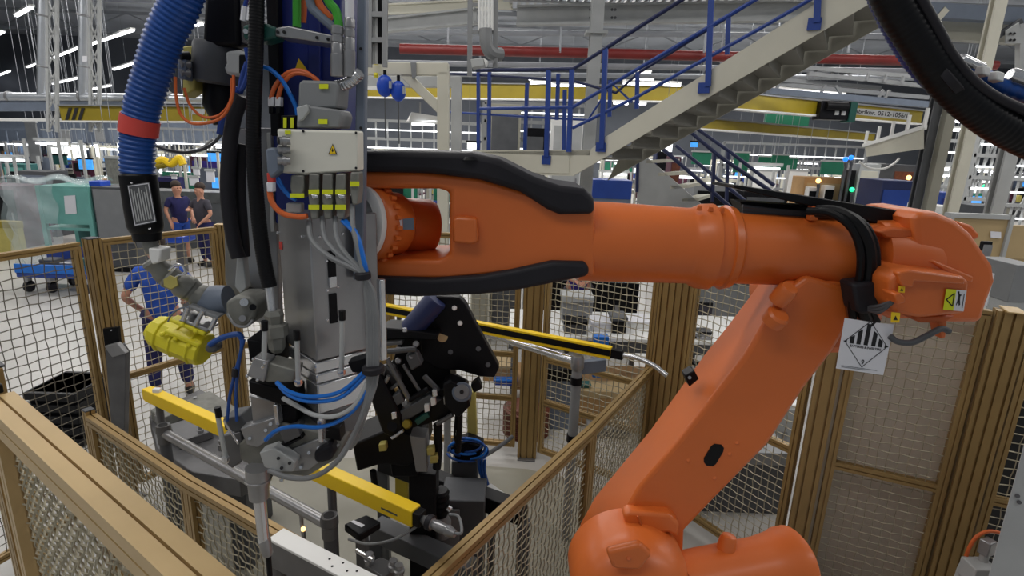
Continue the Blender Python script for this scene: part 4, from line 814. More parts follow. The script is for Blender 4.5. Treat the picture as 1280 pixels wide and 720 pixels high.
# ---- black clamping fixture behind the tool
YG = 2.55
t = T('clamping_fixture', 'black clamping fixture with a large triangular plate beside the grey cable bundle', 'fixture', W(545, 600, YG + 0.1).xy.to_3d())
def G(name, poly, Y, dep, mat='black_metal', par=None, bev=0.006): return MB().prism(poly, Y, dep).build(name, mat, par or t, bevel=bev)
tri = G('triangular_plate', [(546, 370), (574, 372), (582, 380), (592, 400), (624, 460), (618, 472), (600, 471), (574, 463), (548, 462), (528, 450), (524, 420), (532, 392)], YG, 0.06)
for x, y in ((568, 385), (575, 404)): MB().lathe(W(x, y, YG - 0.01), W(x, y, YG + 0.01), [(0, 0.010), (0.5, 0.013), (1, 0.013)], 12).build('white_bolt', 'white', tri)
MB().lathe(W(553, 421, YG - 0.004), W(553, 421, YG + 0.01), [(0, 0.026), (1, 0.026)], 18).build('plate_hole', 'tan', tri)
for x, y in ((610, 456), (553, 383), (563, 440), (598, 436)): MB().lathe(W(x, y, YG - 0.006), W(x, y, YG + 0.01), [(0, 0.012), (1, 0.014)], 10).build('plate_bolt', 'steel_dark', tri)
MB().lathe(W(546, 374, YG - 0.02), W(512, 414, YG - 0.02), [(0, 0.05), (0.05, 0.055), (0.95, 0.055), (1, 0.045)], 20).build('cylinder', 'rail_navy', t)
G('body_block', [(500, 420), (530, 404), (560, 430), (566, 500), (520, 516), (486, 470)], YG + 0.02, 0.2, 'black_plastic')
G('top_plate', [(468, 416), (482, 410), (504, 412), (548, 418), (546, 426), (500, 424), (470, 426)], YG - 0.08, 0.14)
G('plate_edge', [(460, 430), (502, 427), (503, 431), (460, 434)], YG - 0.1, 0.1, 'steel_dark', bev=0.002)
MB().lathe(W(506, 414, YG - 0.1), W(506, 410, YG - 0.1), [(0, 0.012), (1, 0.010)], 10).build('cap_screw', 'steel_bright', t)
for pts in ([(482, 456), (500, 478)], [(500, 478), (480, 492)], [(504, 456), (528, 494)], [(482, 456), (476, 480)]):
    MB().tube(tp([(x, y, YG - 0.1) for x, y in pts]), 0.009, 8).build('linkage_bar', 'steel_dark', t)
for x, y in ((498, 437), (498, 451), (491, 459), (520, 430), (514, 446)): MB().lathe(W(x, y, YG - 0.12), W(x, y, YG - 0.08), [(0, 0.010), (0.4, 0.016), (1, 0.016)], 10).build('pin', 'steel', t)
G('linkage_plate', [(478, 462), (490, 452), (502, 474), (484, 488), (476, 480)], YG - 0.06, 0.03, 'steel_dark', bev=0.003)
G('lever', [(452, 470), (472, 462), (502, 520), (504, 540), (490, 548), (478, 542)], YG - 0.14, 0.08, 'black_metal', bev=0.012)
MB().lathe(W(490, 533, YG - 0.15), W(490, 533, YG - 0.1), [(0, 0.024), (1, 0.024)], 16).build('lever_eye', 'black_plastic', t)
bm_ = G('beam', [(492, 518), (546, 490), (566, 478), (584, 488), (582, 506), (566, 520), (536, 530), (500, 540)], YG - 0.1, 0.12, 'black_metal', bev=0.008)
G('beam_cover', [(490, 520), (536, 494), (552, 500), (502, 530)], YG - 0.13, 0.05, 'grey_dark', bm_, 0.005)
for x, y, m__ in ((533, 511, 'white'), (541, 503, 'white'), (492, 520, 'steel_bright'), (543, 492, 'steel_bright'), (557, 501, 'steel')): G('marker', [(x - 3, y - 4), (x + 3, y - 5), (x + 4, y + 3), (x - 2, y + 5)], YG - 0.15, 0.03, m__, bm_, 0.002)
G('green_strip', [(518, 526), (534, 516), (537, 521), (522, 532)], YG - 0.14, 0.03, 'green_dark', bm_, 0.002)
MB().lathe(W(508, 530, YG - 0.16), W(510, 530, YG - 0.11), [(0, 0.018), (0.5, 0.024), (1, 0.02)], 14).build('yellow_knob', 'yellow_crane', bm_)
G('arm_head', [(553, 480), (562, 476), (582, 486), (588, 508), (572, 524), (556, 508)], YG - 0.16, 0.1, 'black_metal', bev=0.01)
for k_, (r_, m__) in enumerate(((0.046, 'grey_blue'), (0.036, 'grey_paint'), (0.01, 'ink'))): MB().lathe(W(577, 490, YG - 0.17 - 0.004 * k_), W(578, 490, YG - 0.14), [(0, r_ * 0.94), (0.2, r_), (1, r_)], 24).build('pulley' if k_ < 2 else 'pulley_hole', m__, t)
for pts, r_, m__ in (([(476, 440), (520, 436)], 0.014, 'grey_dark'), ([(484, 448), (512, 500)], 0.012, 'steel_dark'), ([(512, 500), (536, 486)], 0.014, 'black_metal'), ([(470, 500), (486, 470)], 0.01, 'steel'), ([(530, 470), (548, 488)], 0.014, 'grey_dark'), ([(546, 530), (566, 518)], 0.012, 'steel_dark')):
    MB().tube(tp([(x, y, YG - 0.12) for x, y in pts]), r_, 8).build('strut', m__, t)
G('small_cylinder', [(506, 446), (520, 440), (528, 456), (514, 464)], YG - 0.12, 0.06, 'grey_dark', bev=0.008); G('sensor_block', [(486, 498), (500, 490), (506, 502), (492, 510)], YG - 0.13, 0.05, 'grey_dark', bev=0.005)
G('tip', [(588, 482), (598, 474), (603, 486), (592, 492)], YG - 0.1, 0.05, 'black_plastic')
for pts, r_ in (([(575, 505), (574, 540), (572, 565)], 0.016), ([(570, 520), (568, 545), (572, 560)], 0.006), ([(547, 530), (548, 560), (546, 585)], 0.022), ([(466, 588), (470, 618)], 0.016)):
    MB().tube(tp([(x, y, YG - 0.08) for x, y in pts]), r_, 10).build('hanging_rod', 'black_metal', t)
G('lower_block', [(440, 556), (486, 536), (530, 548), (532, 570), (508, 584), (478, 580), (446, 590)], YG - 0.1, 0.26, 'black_plastic', bev=0.01)
G('lower_block', [(486, 566), (520, 560), (522, 596), (490, 596)], YG - 0.08, 0.16, 'black_metal', bev=0.006)
G('upright', [(512, 545), (532, 548), (534, 590), (520, 590)], YG - 0.12, 0.1, 'grey_paint', bev=0.003)
for x, y in ((538, 565), (542, 575), (478, 560)): G('fitting', [(x - 5, y - 4), (x + 4, y - 5), (x + 5, y + 4), (x - 4, y + 5)], YG - 0.14, 0.04, 'olive', bev=0.004)
MB().tube(tp([(490, 548, YG - 0.16), (504, 538, YG - 0.16)]), 0.008, 8).build('bright_pin', 'steel_bright', t)
c = W(530, 585, YG + 0.02); MB().bar(Vector((c.x, c.y, 0)), c, 0.14, 0.12).build('pedestal', 'black_metal', t, bevel=0.006)
# ---- column with coiled blue air hose and black valves behind the fixture
t = T('valve_stand', 'grey column topped with coiled blue air hoses, right of the black fixture', 'valve column', W(582, 600, 3.1).xy.to_3d())
c = W(582, 570, 3.1); MB().bar(Vector((c.x, c.y, 0)), c, 0.16, 0.14).build('column', 'grey_dark', t, bevel=0.006)
G('valve_block', [(562, 560), (584, 552), (604, 560), (600, 576), (572, 580)], 3.0, 0.12, 'black_metal', t, 0.008)
G('post', [(584, 490), (594, 490), (596, 545), (584, 545)], 3.12, 0.06, 'olive', t, 0.004)
for i in range(5):
    pts = [(584 + (18 + 2 * i) * math.cos(a_ * 0.52 + i), 556 + i * 2 + (9 + i) * math.sin(a_ * 0.52 + i), 3.0 - 0.03 * math.sin(a_)) for a_ in range(10 + i % 3)]
    MB().tube(tp(pts), 0.007, 8, 5).build('air_hose', 'air_blue' if i % 2 else 'hose_blue', t)
for i in range(3): MB().tube(tp([(598 + 4 * i, 574, 2.98), (600 + 3 * i, 590, 2.98), (606 + 2 * i, 606, 2.98), (610 + i, 616, 2.98)]), 0.009, 8, 5).build('air_hose', 'hose_blue', t)
MB().tube(tp([(596, 574, 2.98), (612, 566, 3.2), (630, 554, 3.4), (640, 546, 3.5)]), 0.014, 10, 5).build('conduit', 'grey_dark', t)
G('white_connector', [(592, 604), (597, 604), (598, 614), (593, 614)], 2.97, 0.03, 'white', t, 0.002)
t = T('gear_motor', 'black ribbed motor hanging below the black cross beam', 'motor', W(550, 650, 2.6))
MB().lathe(W(550, 612, 2.6), W(551, 644, 2.6), [(0, 0.04), (0.1, 0.05), (0.2, 0.044), (0.3, 0.05), (0.4, 0.044), (0.5, 0.05), (0.6, 0.044), (0.7, 0.05), (1, 0.035)], 18).build('body', 'black_metal', t)
MB().lathe(W(559, 634, 2.56), W(563, 637, 2.56), [(0, 0.014), (1, 0.016)], 10).build('port', 'steel_bright', t)
MB().lathe(W(552, 644, 2.6), W(553, 668, 2.6), [(0, 0.03), (0.3, 0.05), (1, 0.05)], 14).build('foot', 'grey_paint', t)
c = W(553, 668, 2.6); MB().cyl(Vector((c.x, c.y, 0)), c, 0.04).build('stand', 'grey_dark', t)
t = T('gearbox_housing', 'dark grey box under the right end of the black cross beam', 'gearbox', W(580, 660, 2.75).xy.to_3d())
c = W(580, 622, 2.75); MB().minmax((c.x - 0.13, 2.72, 0), (c.x + 0.12, 2.95, c.z)).build('case', 'grey_dark', t, bevel=0.008)
MB().minmax((c.x - 0.1, 2.705, c.z - 0.3), (c.x - 0.02, 2.72, c.z - 0.05)).build('cover', 'grey_paint', t, bevel=0.003)
tag(MB().minmax(ZP(494, 628, 0) + Vector((0, 0, 0)), ZP(512, 622, 0) + Vector((0, 0.06, 0.28))).build('yellow_stop', 'yellow_crane', None, bevel=0.01), 'small yellow floor stop beneath the black cross beam', 'floor stop')
t = T('white_profile', 'short white metal profile on the floor side of the right low fence', 'profile', ZP(615, 617, 0.75))
slab([(600, 612), (614, 604), (634, 618), (624, 627)], 0.8, 0.06, 'white', 'profile', t, 0.003); c = ZP(616, 615, 0.7); MB().bar(Vector((c.x, c.y, 0)), c, 0.05, 0.05).build('leg', 'steel_dark', t)
# ================================================================ steel staircase and platform behind the robot
def RP(x, y, p0, n):
    d = ray(x, y); o = Vector((0, 0, CZ)); return o + d * ((p0 - o).dot(n) / d.dot(n))
S0 = W(716, 220, 7.2); SN = Vector((0.5, 0.866, 0)).normalized(); SD = Vector((SN.y, -SN.x, 0)); SWD = SN * 1.2
st = T('steel_staircase', 'cream steel staircase with blue railings rising to the upper right', 'staircase', Vector((S0.x, S0.y, 0)))
def sp(pts): return [RP(x, y, S0, SN) for x, y in pts]
def ext(name, pts, dep, mat, par=st, off=0.0, bev=0.0):
    a = [p + SN * off for p in sp(pts)]; return MB().loft([a, [p + SN * dep for p in a]]).build(name, mat, par, smooth=False, bevel=bev)
strg = [(738, 187), (757, 171), (960, 42), (1150, -78), (1215, -70), (960, 78), (716, 220)]
ext('stringer', strg, 0.03, 'cream'); ext('stringer', strg[:4] + [(1215, -60), (960, 88), (716, 230)], 0.03, 'cream_dark', off=1.2)  # far stringer in darker cream, the underside's shade put into its colour
ext('landing_beam', [(590, 188), (738, 187), (716, 220), (592, 217)], 0.06, 'cream')
ext('beam_plate', [(603, 191), (712, 195), (712, 217), (604, 214)], 0.02, 'cream', off=-0.012)
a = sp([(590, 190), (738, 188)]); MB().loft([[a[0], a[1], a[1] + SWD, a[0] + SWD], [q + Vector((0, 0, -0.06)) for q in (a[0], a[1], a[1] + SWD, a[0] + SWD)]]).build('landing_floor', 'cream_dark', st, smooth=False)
p1, p2 = sp([(742, 196), (1150, -60)]); N_ = 13
for i in range(N_):
    c = p1 + (p2 - p1) * (i / N_); r = (p2 - p1) / N_
    m_ = MB(); h = Vector((r.x, r.y, 0))
    q = c + SN * 0.03; e = SN * 1.12
    m_.loft([[q, q + h * 1.1, q + h * 1.1 - Vector((0, 0, 0.03)), q - Vector((0, 0, 0.03))], [k + e for k in (q, q + h * 1.1, q + h * 1.1 - Vector((0, 0, 0.03)), q - Vector((0, 0, 0.03)))]])
    m_.loft([[q + h, q + h * 1.06, q + h * 1.06 + Vector((0, 0, r.z)), q + h + Vector((0, 0, r.z))], [k + e for k in (q + h, q + h * 1.06, q + h * 1.06 + Vector((0, 0, r.z)), q + h + Vector((0, 0, r.z)))]])
    m_.build('tread', 'stair_shade', st, smooth=False)
def rail(name, pts, w, mat, off, par=st): return MB().tube([RP(x, y, S0 + SN * off, SN) for x, y in pts], w, 8).build(name, mat, par)
def flat(name, p, q, w, off, mat='rail_blue', th=0.03):
    a, b = RP(p[0], p[1], S0 + SN * off, SN), RP(q[0], q[1], S0 + SN * off, SN)
    return MB().bar(a, b, th, w, SD).build(name, mat, st, smooth=False)
rail('handrail', [(596, 88), (717, 86), (858, -4), (960, -66)], 0.024, 'rail_navy', -0.03)
rail('mid_rail', [(600, 136), (716, 134), (957, -8)], 0.022, 'rail_blue', -0.03)
rail('lower_rail', [(716, 160), (800, 119), (960, 30), (1060, -28)], 0.02, 'rail_blue', -0.03)
for (x0, y0, x1, y1) in ((686, 86, 683, 196), (715, 86, 711, 190), (757, 60, 752, 186), (890, -24, 885, 108), (1025, -60, 1021, 28)): flat('rail_post', (x0, y0), (x1, y1), 0.06, -0.035)
for x, y in ((683, 200), (751, 184), (880, 110), (1018, 30)): 
    a = RP(x, y, S0 - SN * 0.02, SN); MB().box(a, (0.12, 0.03, 0.11), math.atan2(SD.y, SD.x)).build('post_bracket', 'rail_blue', st)
rail('far_handrail', [(560, 92), (640, 96), (720, 102), (770, 116), (800, 90), (960, -10)], 0.02, 'rail_navy', 1.18)
rail('far_mid_rail', [(560, 140), (660, 146), (735, 150), (765, 104), (790, 128)], 0.018, 'rail_blue', 1.18)
for (x0, y0, x1, y1) in ((598, 88, 598, 188), (612, 90, 611, 190), (659, 104, 656, 190), (698, 92, 696, 150), (706, 112, 705, 190), (763, 100, 762, 146), (797, 90, 796, 136), (911, 18, 909, 68)): flat('rail_post', (x0, y0), (x1, y1), 0.055, 1.16)
col_ = T('steel_column', 'white steel column behind the blue stair railing', 'column', W(742, 215, 8.6).xy.to_3d())
c = W(742, 100, 8.6); m_ = MB(); m_.box((c.x, 8.6, 2.9), (0.17, 0.02, 5.8)); m_.build('front_flange', 'grey_light', col_); MB().box((c.x, 8.78, 2.9), (0.17, 0.02, 5.8)).build('back_flange', 'grey_light', col_); MB().box((c.x, 8.69, 2.9), (0.02, 0.16, 5.8)).build('column_web', 'grey_light', col_)
c2 = W(742, 40, 8.6); MB().box((c.x, 8.69, c2.z), (0.3, 0.3, 0.04)).build('joint_plate', 'grey_light', col_)
# lower flight with navy rails
lf = T('lower_stair_flight', 'grey lower stair flight with dark blue rails, descending to the right', 'staircase', W(840, 250, 9).xy.to_3d())
L0 = W(840, 230, 8.8); LNv = Vector((0.5, 0.866, 0)).normalized()
def lp(pts, off=0.0): return [RP(x, y, L0 + LNv * off, LNv) for x, y in pts]
a = lp([(796, 205), (808, 196), (884, 262), (900, 300), (850, 300), (796, 252)]); MB().loft([a, [p + LNv * 0.04 for p in a]]).build('side_plate', 'grey_light', lf, smooth=False)
for i in range(6):
    q = lp([(808 + 15 * i, 200 + 16 * i), (829 + 15 * i, 199 + 16 * i)]); m_ = MB()
    q2 = [p + LNv * 1.0 for p in q]; m_.loft([[q[0], q[1], q2[1], q2[0]], [p - Vector((0, 0, 0.05)) for p in (q[0], q[1], q2[1], q2[0])]]); m_.build('tread', 'cream', lf, smooth=False)
for (pts, off) in (([(828, 186), (905, 252), (940, 282)], 0), ([(845, 182), (930, 250), (960, 276)], 1.0), ([(862, 164), (900, 196), (965, 240)], 0), ([(870, 160), (910, 188), (968, 232)], 1.0)):
    MB().tube(lp(pts, off), 0.03, 8).build('handrail', 'rail_navy', lf)
for (x0, y0, x1, y1, off) in ((893, 192, 890, 252, 0), (910, 190, 908, 256, 1.0), (797, 200, 796, 240, 0)): MB().bar(lp([(x0, y0)], off)[0], lp([(x1, y1)], off)[0], 0.06, 0.04, Vector((1, 0, 0))).build('rail_post', 'rail_navy', lf)
# platform beams
def ibeam(name, label, a, b, h, fl, mat, cat='beam', zfix=True):
    t = T(name, label, cat, (a + b) / 2); z = Vector((0, 0, 1))
    MB().bar(a, b, 0.02, h, z).build('beam_web', mat, t, smooth=False)
    for s in (-1, 1): MB().bar(a + z * (s * h / 2), b + z * (s * h / 2), fl, 0.03, z).build('beam_flange', mat, t, smooth=False)
    return t
ib = ibeam('platform_beam', 'pale grey platform beam crossing behind the blue stair rails', ZP(646, 20, 4.75), W(1090, 12, 9.2), 0.26, 0.16, 'grey_light')
for x in (738, 742, 765, 769):
    for y in (12, 22): MB().lathe(W(x, y, 8.9), W(x, y, 8.93), [(0, 0.02), (1, 0.02)], 8).build('bolt', 'grey_dark', ib)
ibeam('platform_beam', 'pale grey platform beam left of the vertical cable tray', ZP(478, 32, 4.7), ZP(596, 20, 4.7), 0.2, 0.14, 'grey_light')
ibeam('platform_beam', 'upper pale platform edge beam left of the vertical cable tray', ZP(478, 12, 5.0), ZP(640, 4, 5.0), 0.14, 0.1, 'cream')
t = T('grating_floor', 'open steel grating floor of the upper platform', 'grating', W(850, 0, 10))
m_ = MB(); za = W(850, -2, 9.0).z + 0.06
for i in range(46): m_.minmax((-0.2 + i * 0.13, 9.0, za), (-0.15 + i * 0.13, 10.3, za + 0.05))
for i in range(3): m_.minmax((-0.3, 9.05 + i * 0.6, za - 0.03), (5.9, 9.1 + i * 0.6, za))
m_.build('bars', 'grey_light', t, smooth=False)
t = T('red_pipe', 'long dull red pipe under the upper platform', 'pipe', W(820, 60, 14.5)); MB().cyl(W(500, 61, 14.5), W(1180, 77, 15.2), 0.12, n=16).build('pipe', 'red_pipe', t)
MB().cyl(W(1245, 82, 15.3), W(1180, 77, 15.2), 0.12, n=16).build('pipe_joint', 'red_pipe', t)
for x in (560, 700, 880, 1060): c = W(x, 66, 14.6); MB().box(c + Vector((0, 0, 0.5)), (0.04, 0.04, 1.0)).build('hanger', 'truss', t)
for lab, y0, y1, Yq in (('silver pipe run just below the red pipe', 78, 90, 15.5), ('thin silver pipe run above the red pipe', 40, 46, 16.0), ('pale service duct beneath the red pipe, behind the stair', 92, 98, 17)):
    t = T('service_pipe', lab, 'pipe', W(800, y0, Yq)); MB().cyl(W(460, y0, Yq), W(1200, y1, Yq + 0.5), 0.07, n=12).build('pipe', 'truss', t)
    for x in (600, 900): c = W(x, y0, Yq + .1); MB().box(c + Vector((0, 0, 0.4)), (0.04, 0.04, 0.8)).build('hanger', 'truss', t)
# cable trays hanging behind the stair
t = T('cable_ladder', 'grey vertical cable ladder with pale flat cables above the white frame', 'cable ladder', W(605, 90, 7.8))
for x, y1 in ((588, 95), (620, 90)): MB().bar(W(x, -40, 7.8), W(x - 1, y1, 7.8), 0.05, 0.06, Vector((1, 0, 0))).build('rail', 'grey_paint', t, smooth=False)
for y in (6, 40): MB().bar(W(588, y, 7.8), W(620, y, 7.8), 0.04, 0.04, Vector((0, 0, 1))).build('rung', 'grey_paint', t, smooth=False)
for i in range(5): MB().tube([W(599 + 4 * i, y, 7.75) for y in (-40, 0, 38)] , 0.02, 6).build('flat_cable', 'white', t)
MB().tube([W(607, 36, 7.75), W(608, 55, 7.75), W(614, 66, 7.8), W(626, 68, 7.9)], 0.085, 10, 5).build('cable_elbow', 'grey_paint', t)
t = T('cable_ladder', 'grey vertical cable ladder directly right of the tool column', 'cable ladder', W(470, 80, 6.5))
for x in (463, 482): MB().bar(W(x, -40, 6.5), W(x - 1, 84, 6.5), 0.05, 0.05, Vector((1, 0, 0))).build('rail', 'grey_paint', t, smooth=False)
for y in (18, 50): MB().bar(W(455, y, 6.5), W(482, y, 6.5), 0.04, 0.05, Vector((0, 0, 1))).build('rung', 'grey_paint', t, smooth=False)
for i, m__ in enumerate(('grey_light', 'grey_light', 'black_plastic')): MB().tube([W(465 + 5 * i, y, 6.55) for y in (-40, 20, 80)], 0.025, 6).build('cable', m__, t)
t = T('speaker_box', 'small pale box fixed to the cable ladder above the blue railing', 'box', W(598, 85, 7.5)); MB().prism([(588, 74), (604, 72), (606, 82), (590, 85)], 7.5, 0.2).build('case', 'grey_light', t, bevel=0.01); MB().prism([(604, 72), (610, 76), (607, 82)], 7.5, 0.2).build('visor', 'white', t); MB().bar(W(606, 78, 7.6), W(618, 77, 7.78), 0.03, 0.03).build('arm', 'grey_paint', t)
# white gantry frame with blue balancers and a lamp
def boxbar(p, q, w, Y, mat, name, par): return MB().bar(W(p[0], p[1], Y), W(q[0], q[1], Y), w, w, Vector((0, 1, 0))).build(name, mat, par, smooth=False, bevel=0.008)
t = T('gantry_frame', 'white gantry frame with diagonal brace, in front', 'gantry', W(554, 200, 7.2).xy.to_3d())
boxbar((440, 86), (561, 87), 0.14, 7.2, 'cream', 'top_beam', t); c = W(554.5, 90, 7.2); MB().minmax((c.x - 0.07, 7.13, 0), (c.x + 0.07, 7.27, c.z)).build('leg', 'cream', t, bevel=0.008)
boxbar((505, 92), (553, 139), 0.11, 7.2, 'cream', 'brace', t); MB().prism([(513, 78), (520, 78), (520, 95), (515, 98)], 7.1, 0.04).build('trolley', 'grey_paint', t)
c = W(440, 90, 7.2); MB().minmax((c.x - 0.07, 7.13, 0), (c.x + 0.07, 7.27, c.z)).build('leg', 'cream', t, bevel=0.008)
for y in (78, 94): MB().lathe(W(470, y - 3, 7.08), W(470, y + 3, 7.08), [(0, 0.02), (0.5, 0.03), (1, 0.02)], 10).build('yellow_clamp', 'yellow_green', t)
t = T('gantry_frame', 'white gantry frame standing behind the braced one', 'gantry', W(571, 200, 8.2).xy.to_3d())
boxbar((440, 102), (577, 103), 0.14, 8.2, 'grey_light', 'top_beam', t); c = W(571, 103, 8.2); MB().minmax((c.x - 0.07, 8.13, 0), (c.x + 0.07, 8.27, c.z)).build('leg', 'grey_light', t, bevel=0.008)
c = W(440, 103, 8.2); MB().minmax((c.x - 0.07, 8.13, 0), (c.x + 0.07, 8.27, c.z)).build('leg', 'grey_light', t, bevel=0.008); boxbar((450, 110), (500, 111), 0.05, 8.1, 'white', 'lamp_rail', t)
for lab, x, y, s in (('larger blue spring balancer hanging left under the white gantry', 481, 107.5, 1.0), ('smaller blue spring balancer hanging right under the white gantry', 498, 114, 0.93)):
    t = T('spring_balancer', lab, 'balancer', W(x, y + 14, 7.0)); MB().ball(W(x, y, 7.0), 0.098 * s, 20, (1, 0.7, 1.3)).build('drum', 'ball_blue', t)
    MB().cyl(W(x, y - 20, 7.0), W(x, y - 11, 7.0), 0.02, n=8).build('hook', 'black_metal', t); MB().cyl(W(x, y + 12, 7.0), W(x + 1, y + 66, 7.0), 0.008, n=6).build('rope', 'grey_dark', t)
    MB().lathe(W(x + 7, y - 6, 6.93), W(x + 7, y + 3, 6.93), [(0, 0.02), (1, 0.02)], 8).build('clip', 'steel_bright', t)
t = T('pendant_lamp', 'white shaded lamp lit from below under the gantry brace', 'lamp', W(530, 157, 7.6))
MB().loft([[W(514, 140, 7.5), W(550, 146, 7.5), W(550, 150, 7.5), W(511, 152, 7.5)], [W(514, 140, 7.9), W(550, 146, 7.9), W(553, 156, 7.9), W(508, 152, 7.9)]]).build('shade', 'white', t, smooth=False)
MB().lathe(W(529, 154, 7.6), W(529, 157, 7.6), [(0, 0.15), (1, 0.15)], 20).build('bulb_panel', 'lamp_soft', t); MB().cyl(W(525, 128, 7.6), W(525, 142, 7.6), 0.012, n=6).build('hanger', 'steel', t)
# yellow crane girders
def girder(label, a, b, h, w, mat='yellow_crane', flange='white'):
    t = T('crane_girder', label, 'crane girder', (a + b) / 2); z = Vector((0, 0, 1)); MB().bar(a, b, w, h, z).build('box_beam', mat, t, smooth=False)
    MB().bar(a - z * (h / 2 + 0.02), b - z * (h / 2 + 0.02), w * 1.5, 0.04, z).build('lower_flange', flange, t, smooth=False)
    MB().bar(a + z * (h / 2 + 0.02), b + z * (h / 2 + 0.02), w * 1.5, 0.04, z).build('upper_flange', 'grey_paint', t, smooth=False); return t
a, b = ZP(860, 121, 3.95), ZP(1148, 147, 3.95)
g = girder('yellow crane girder carrying a black lettered plate, upper right', a, b, 0.34, 0.2)
u = (b - a).normalized(); n_ = Vector((u.y, -u.x, 0)) * 0.102
def on_g(x, dz): 
    o = Vector((0, 0, CZ)); d = ray(x, 135); n = Vector((u.y, -u.x, 0)); p = o + d * (((a + n_) - o).dot(n) / d.dot(n)); return Vector((p.x, p.y, a.z + dz))
q = Quad(on_g(1064, -0.075), on_g(1138, -0.10), on_g(1138, 0.11), on_g(1064, 0.085)); m_ = MB(); q.rect(m_, 0, 0, 1, 1, 0.001, 0.004); m_.build('label_plate', 'grey_light', g, smooth=False); q.text('Fabriknr. 0512-1056/1', 'lettering', 'ink', g, 0.03, 0.2, 0.97, 0.85, 0.008)
c = on_g(1034, -0.06) + n_ * 2.2; t = T('crane_hoist', 'black and green hoist box on the lettered yellow girder', 'hoist', c - Vector((0, 0, 0.3)))
MB().box(c - Vector((0.1, 0, 0)), (0.75, 0.4, 0.46)).build('case', 'black_metal', t, bevel=0.03); MB().box(c + Vector((0.36, -0.02, 0)), (0.18, 0.42, 0.56)).build('green_end', 'green_dark', t, bevel=0.02); MB().lathe(c + Vector((-0.38, -0.26, 0.1)), c + Vector((0.16, -0.26, 0.1)), [(0, 0.1), (1, 0.1)], 14).build('drum', 'black_plastic', t)
for dx in (-0.05, 0.12): MB().box(c + Vector((dx, -0.21, -0.06)), (0.1, 0.02, 0.1)).build('plate', 'grey_light', t)
girder('second yellow crane girder below the lettered one', ZP(860, 153, 3.4), ZP(1090, 172, 3.4), 0.22, 0.16)
girder('far yellow crane girder seen through the blue railing', W(440, 112, 22), W(860, 118, 22), 0.5, 0.3)
a, b = W(80, 142, 15.4), W(290, 143, 15.4)
g = girder('yellow crane girder with black hazard stripes at the upper left', a, b, 0.36, 0.25); q = Quad(W(80, 150, 15.26), W(106, 150, 15.26), W(106, 135, 15.26), W(80, 135, 15.26)); m_ = MB()
for i in range(3): q.poly(m_, [(0.05 + 0.31 * i, 0), (0.2 + 0.31 * i, 0), (0.38 + 0.31 * i, 1), (0.22 + 0.31 * i, 1)], 0.0, 0.005)
m_.build('hazard_stripe', 'ink', g, smooth=False); q = PQ([(240, 143), (256, 143), (256, 136), (240, 136)], 15.26); m_ = MB(); q.rect(m_, 0, 0, 1, 1, 0, 0.005); m_.build('label_plate', 'grey_light', g, smooth=False)
# ducts, pipes and lattice columns at the upper left
t = T('air_duct', 'long silver duct above the hazard striped girder', 'duct', W(100, 121, 16)); MB().cyl(W(-60, 121, 16), W(290, 124, 16), 0.13, n=16).build('duct', 'duct', t)
for x in (10, 100, 210): MB().cyl(W(x, 121, 16), W(x + 3, 121, 16), 0.15, n=16).build('duct_band', 'steel', t)
t = T('air_duct', 'dull grey square duct below the silver one, upper left', 'duct', W(30, 140, 16)); MB().bar(W(-60, 134, 16), W(160, 133, 16), 0.22, 0.22, Vector((0, 0, 1))).build('duct', 'grey_blue', t, smooth=False); MB().bar(W(-60, 149, 16), W(78, 150, 16), 0.1, 0.08, Vector((0, 0, 1))).build('lower_lip', 'white', t, smooth=False)
t = T('wall_cladding', 'pale cladding strip below the ducts at the left', 'cladding', W(60, 180, 24)); MB().bar(W(-60, 162, 24), W(300, 168, 24), 0.1, 0.9, Vector((0, 0, 1))).build('sheet', 'grey_blue', t, smooth=False)
for lab, x, w_ in (('left silver pipe rising beside a lattice column', 52, 0.11), ('right silver pipe with a small white tag', 103.5, 0.12)):
    t = T('vertical_pipe', lab, 'pipe', W(x, 118, 15)); MB().cyl(W(x, 121, 16), W(x + 2, -50, 16), w_, n=16).build('pipe', 'duct', t)
    for y in (20, 84): MB().cyl(W(x, y, 15), W(x, y - 2, 15), w_ * 1.2, n=16).build('flange', 'steel', t)
    if x > 90: q = PQ([(103, 77), (109, 77), (109, 70), (103, 70)], 14.85); m_ = MB(); q.rect(m_, 0, 0, 1, 1, 0, 0.01); m_.build('tag', 'paper', t, smooth=False)
for lab, x in (('slim lattice column between the two silver pipes', 66), ('slim lattice column right of the tagged silver pipe', 119)):
    t = T('lattice_column', lab, 'column', W(x, 160, 15.5).xy.to_3d()); zt = W(x, -60, 15.5).z
    c = W(x, 165, 15.5); c2 = W(x - 1, -60, 15.5)
    def lx(f, dx): return c + (c2 - c) * f + Vector((dx, 0, 0))
    for dx in (-0.12, 0.12): MB().bar(lx(0, dx), lx(1, dx), 0.07, 0.07, Vector((0, 1, 0))).build('chord', 'grey_light', t, smooth=False)
    m_ = MB()
    for i in range(8): m_.bar(lx(i / 8, -0.12), lx((i + 1) / 8, 0.12), 0.03, 0.03); m_.bar(lx(i / 8, 0.12), lx((i + 1) / 8, -0.12), 0.03, 0.03)
    m_.build('lacing', 'grey_light', t, smooth=False)
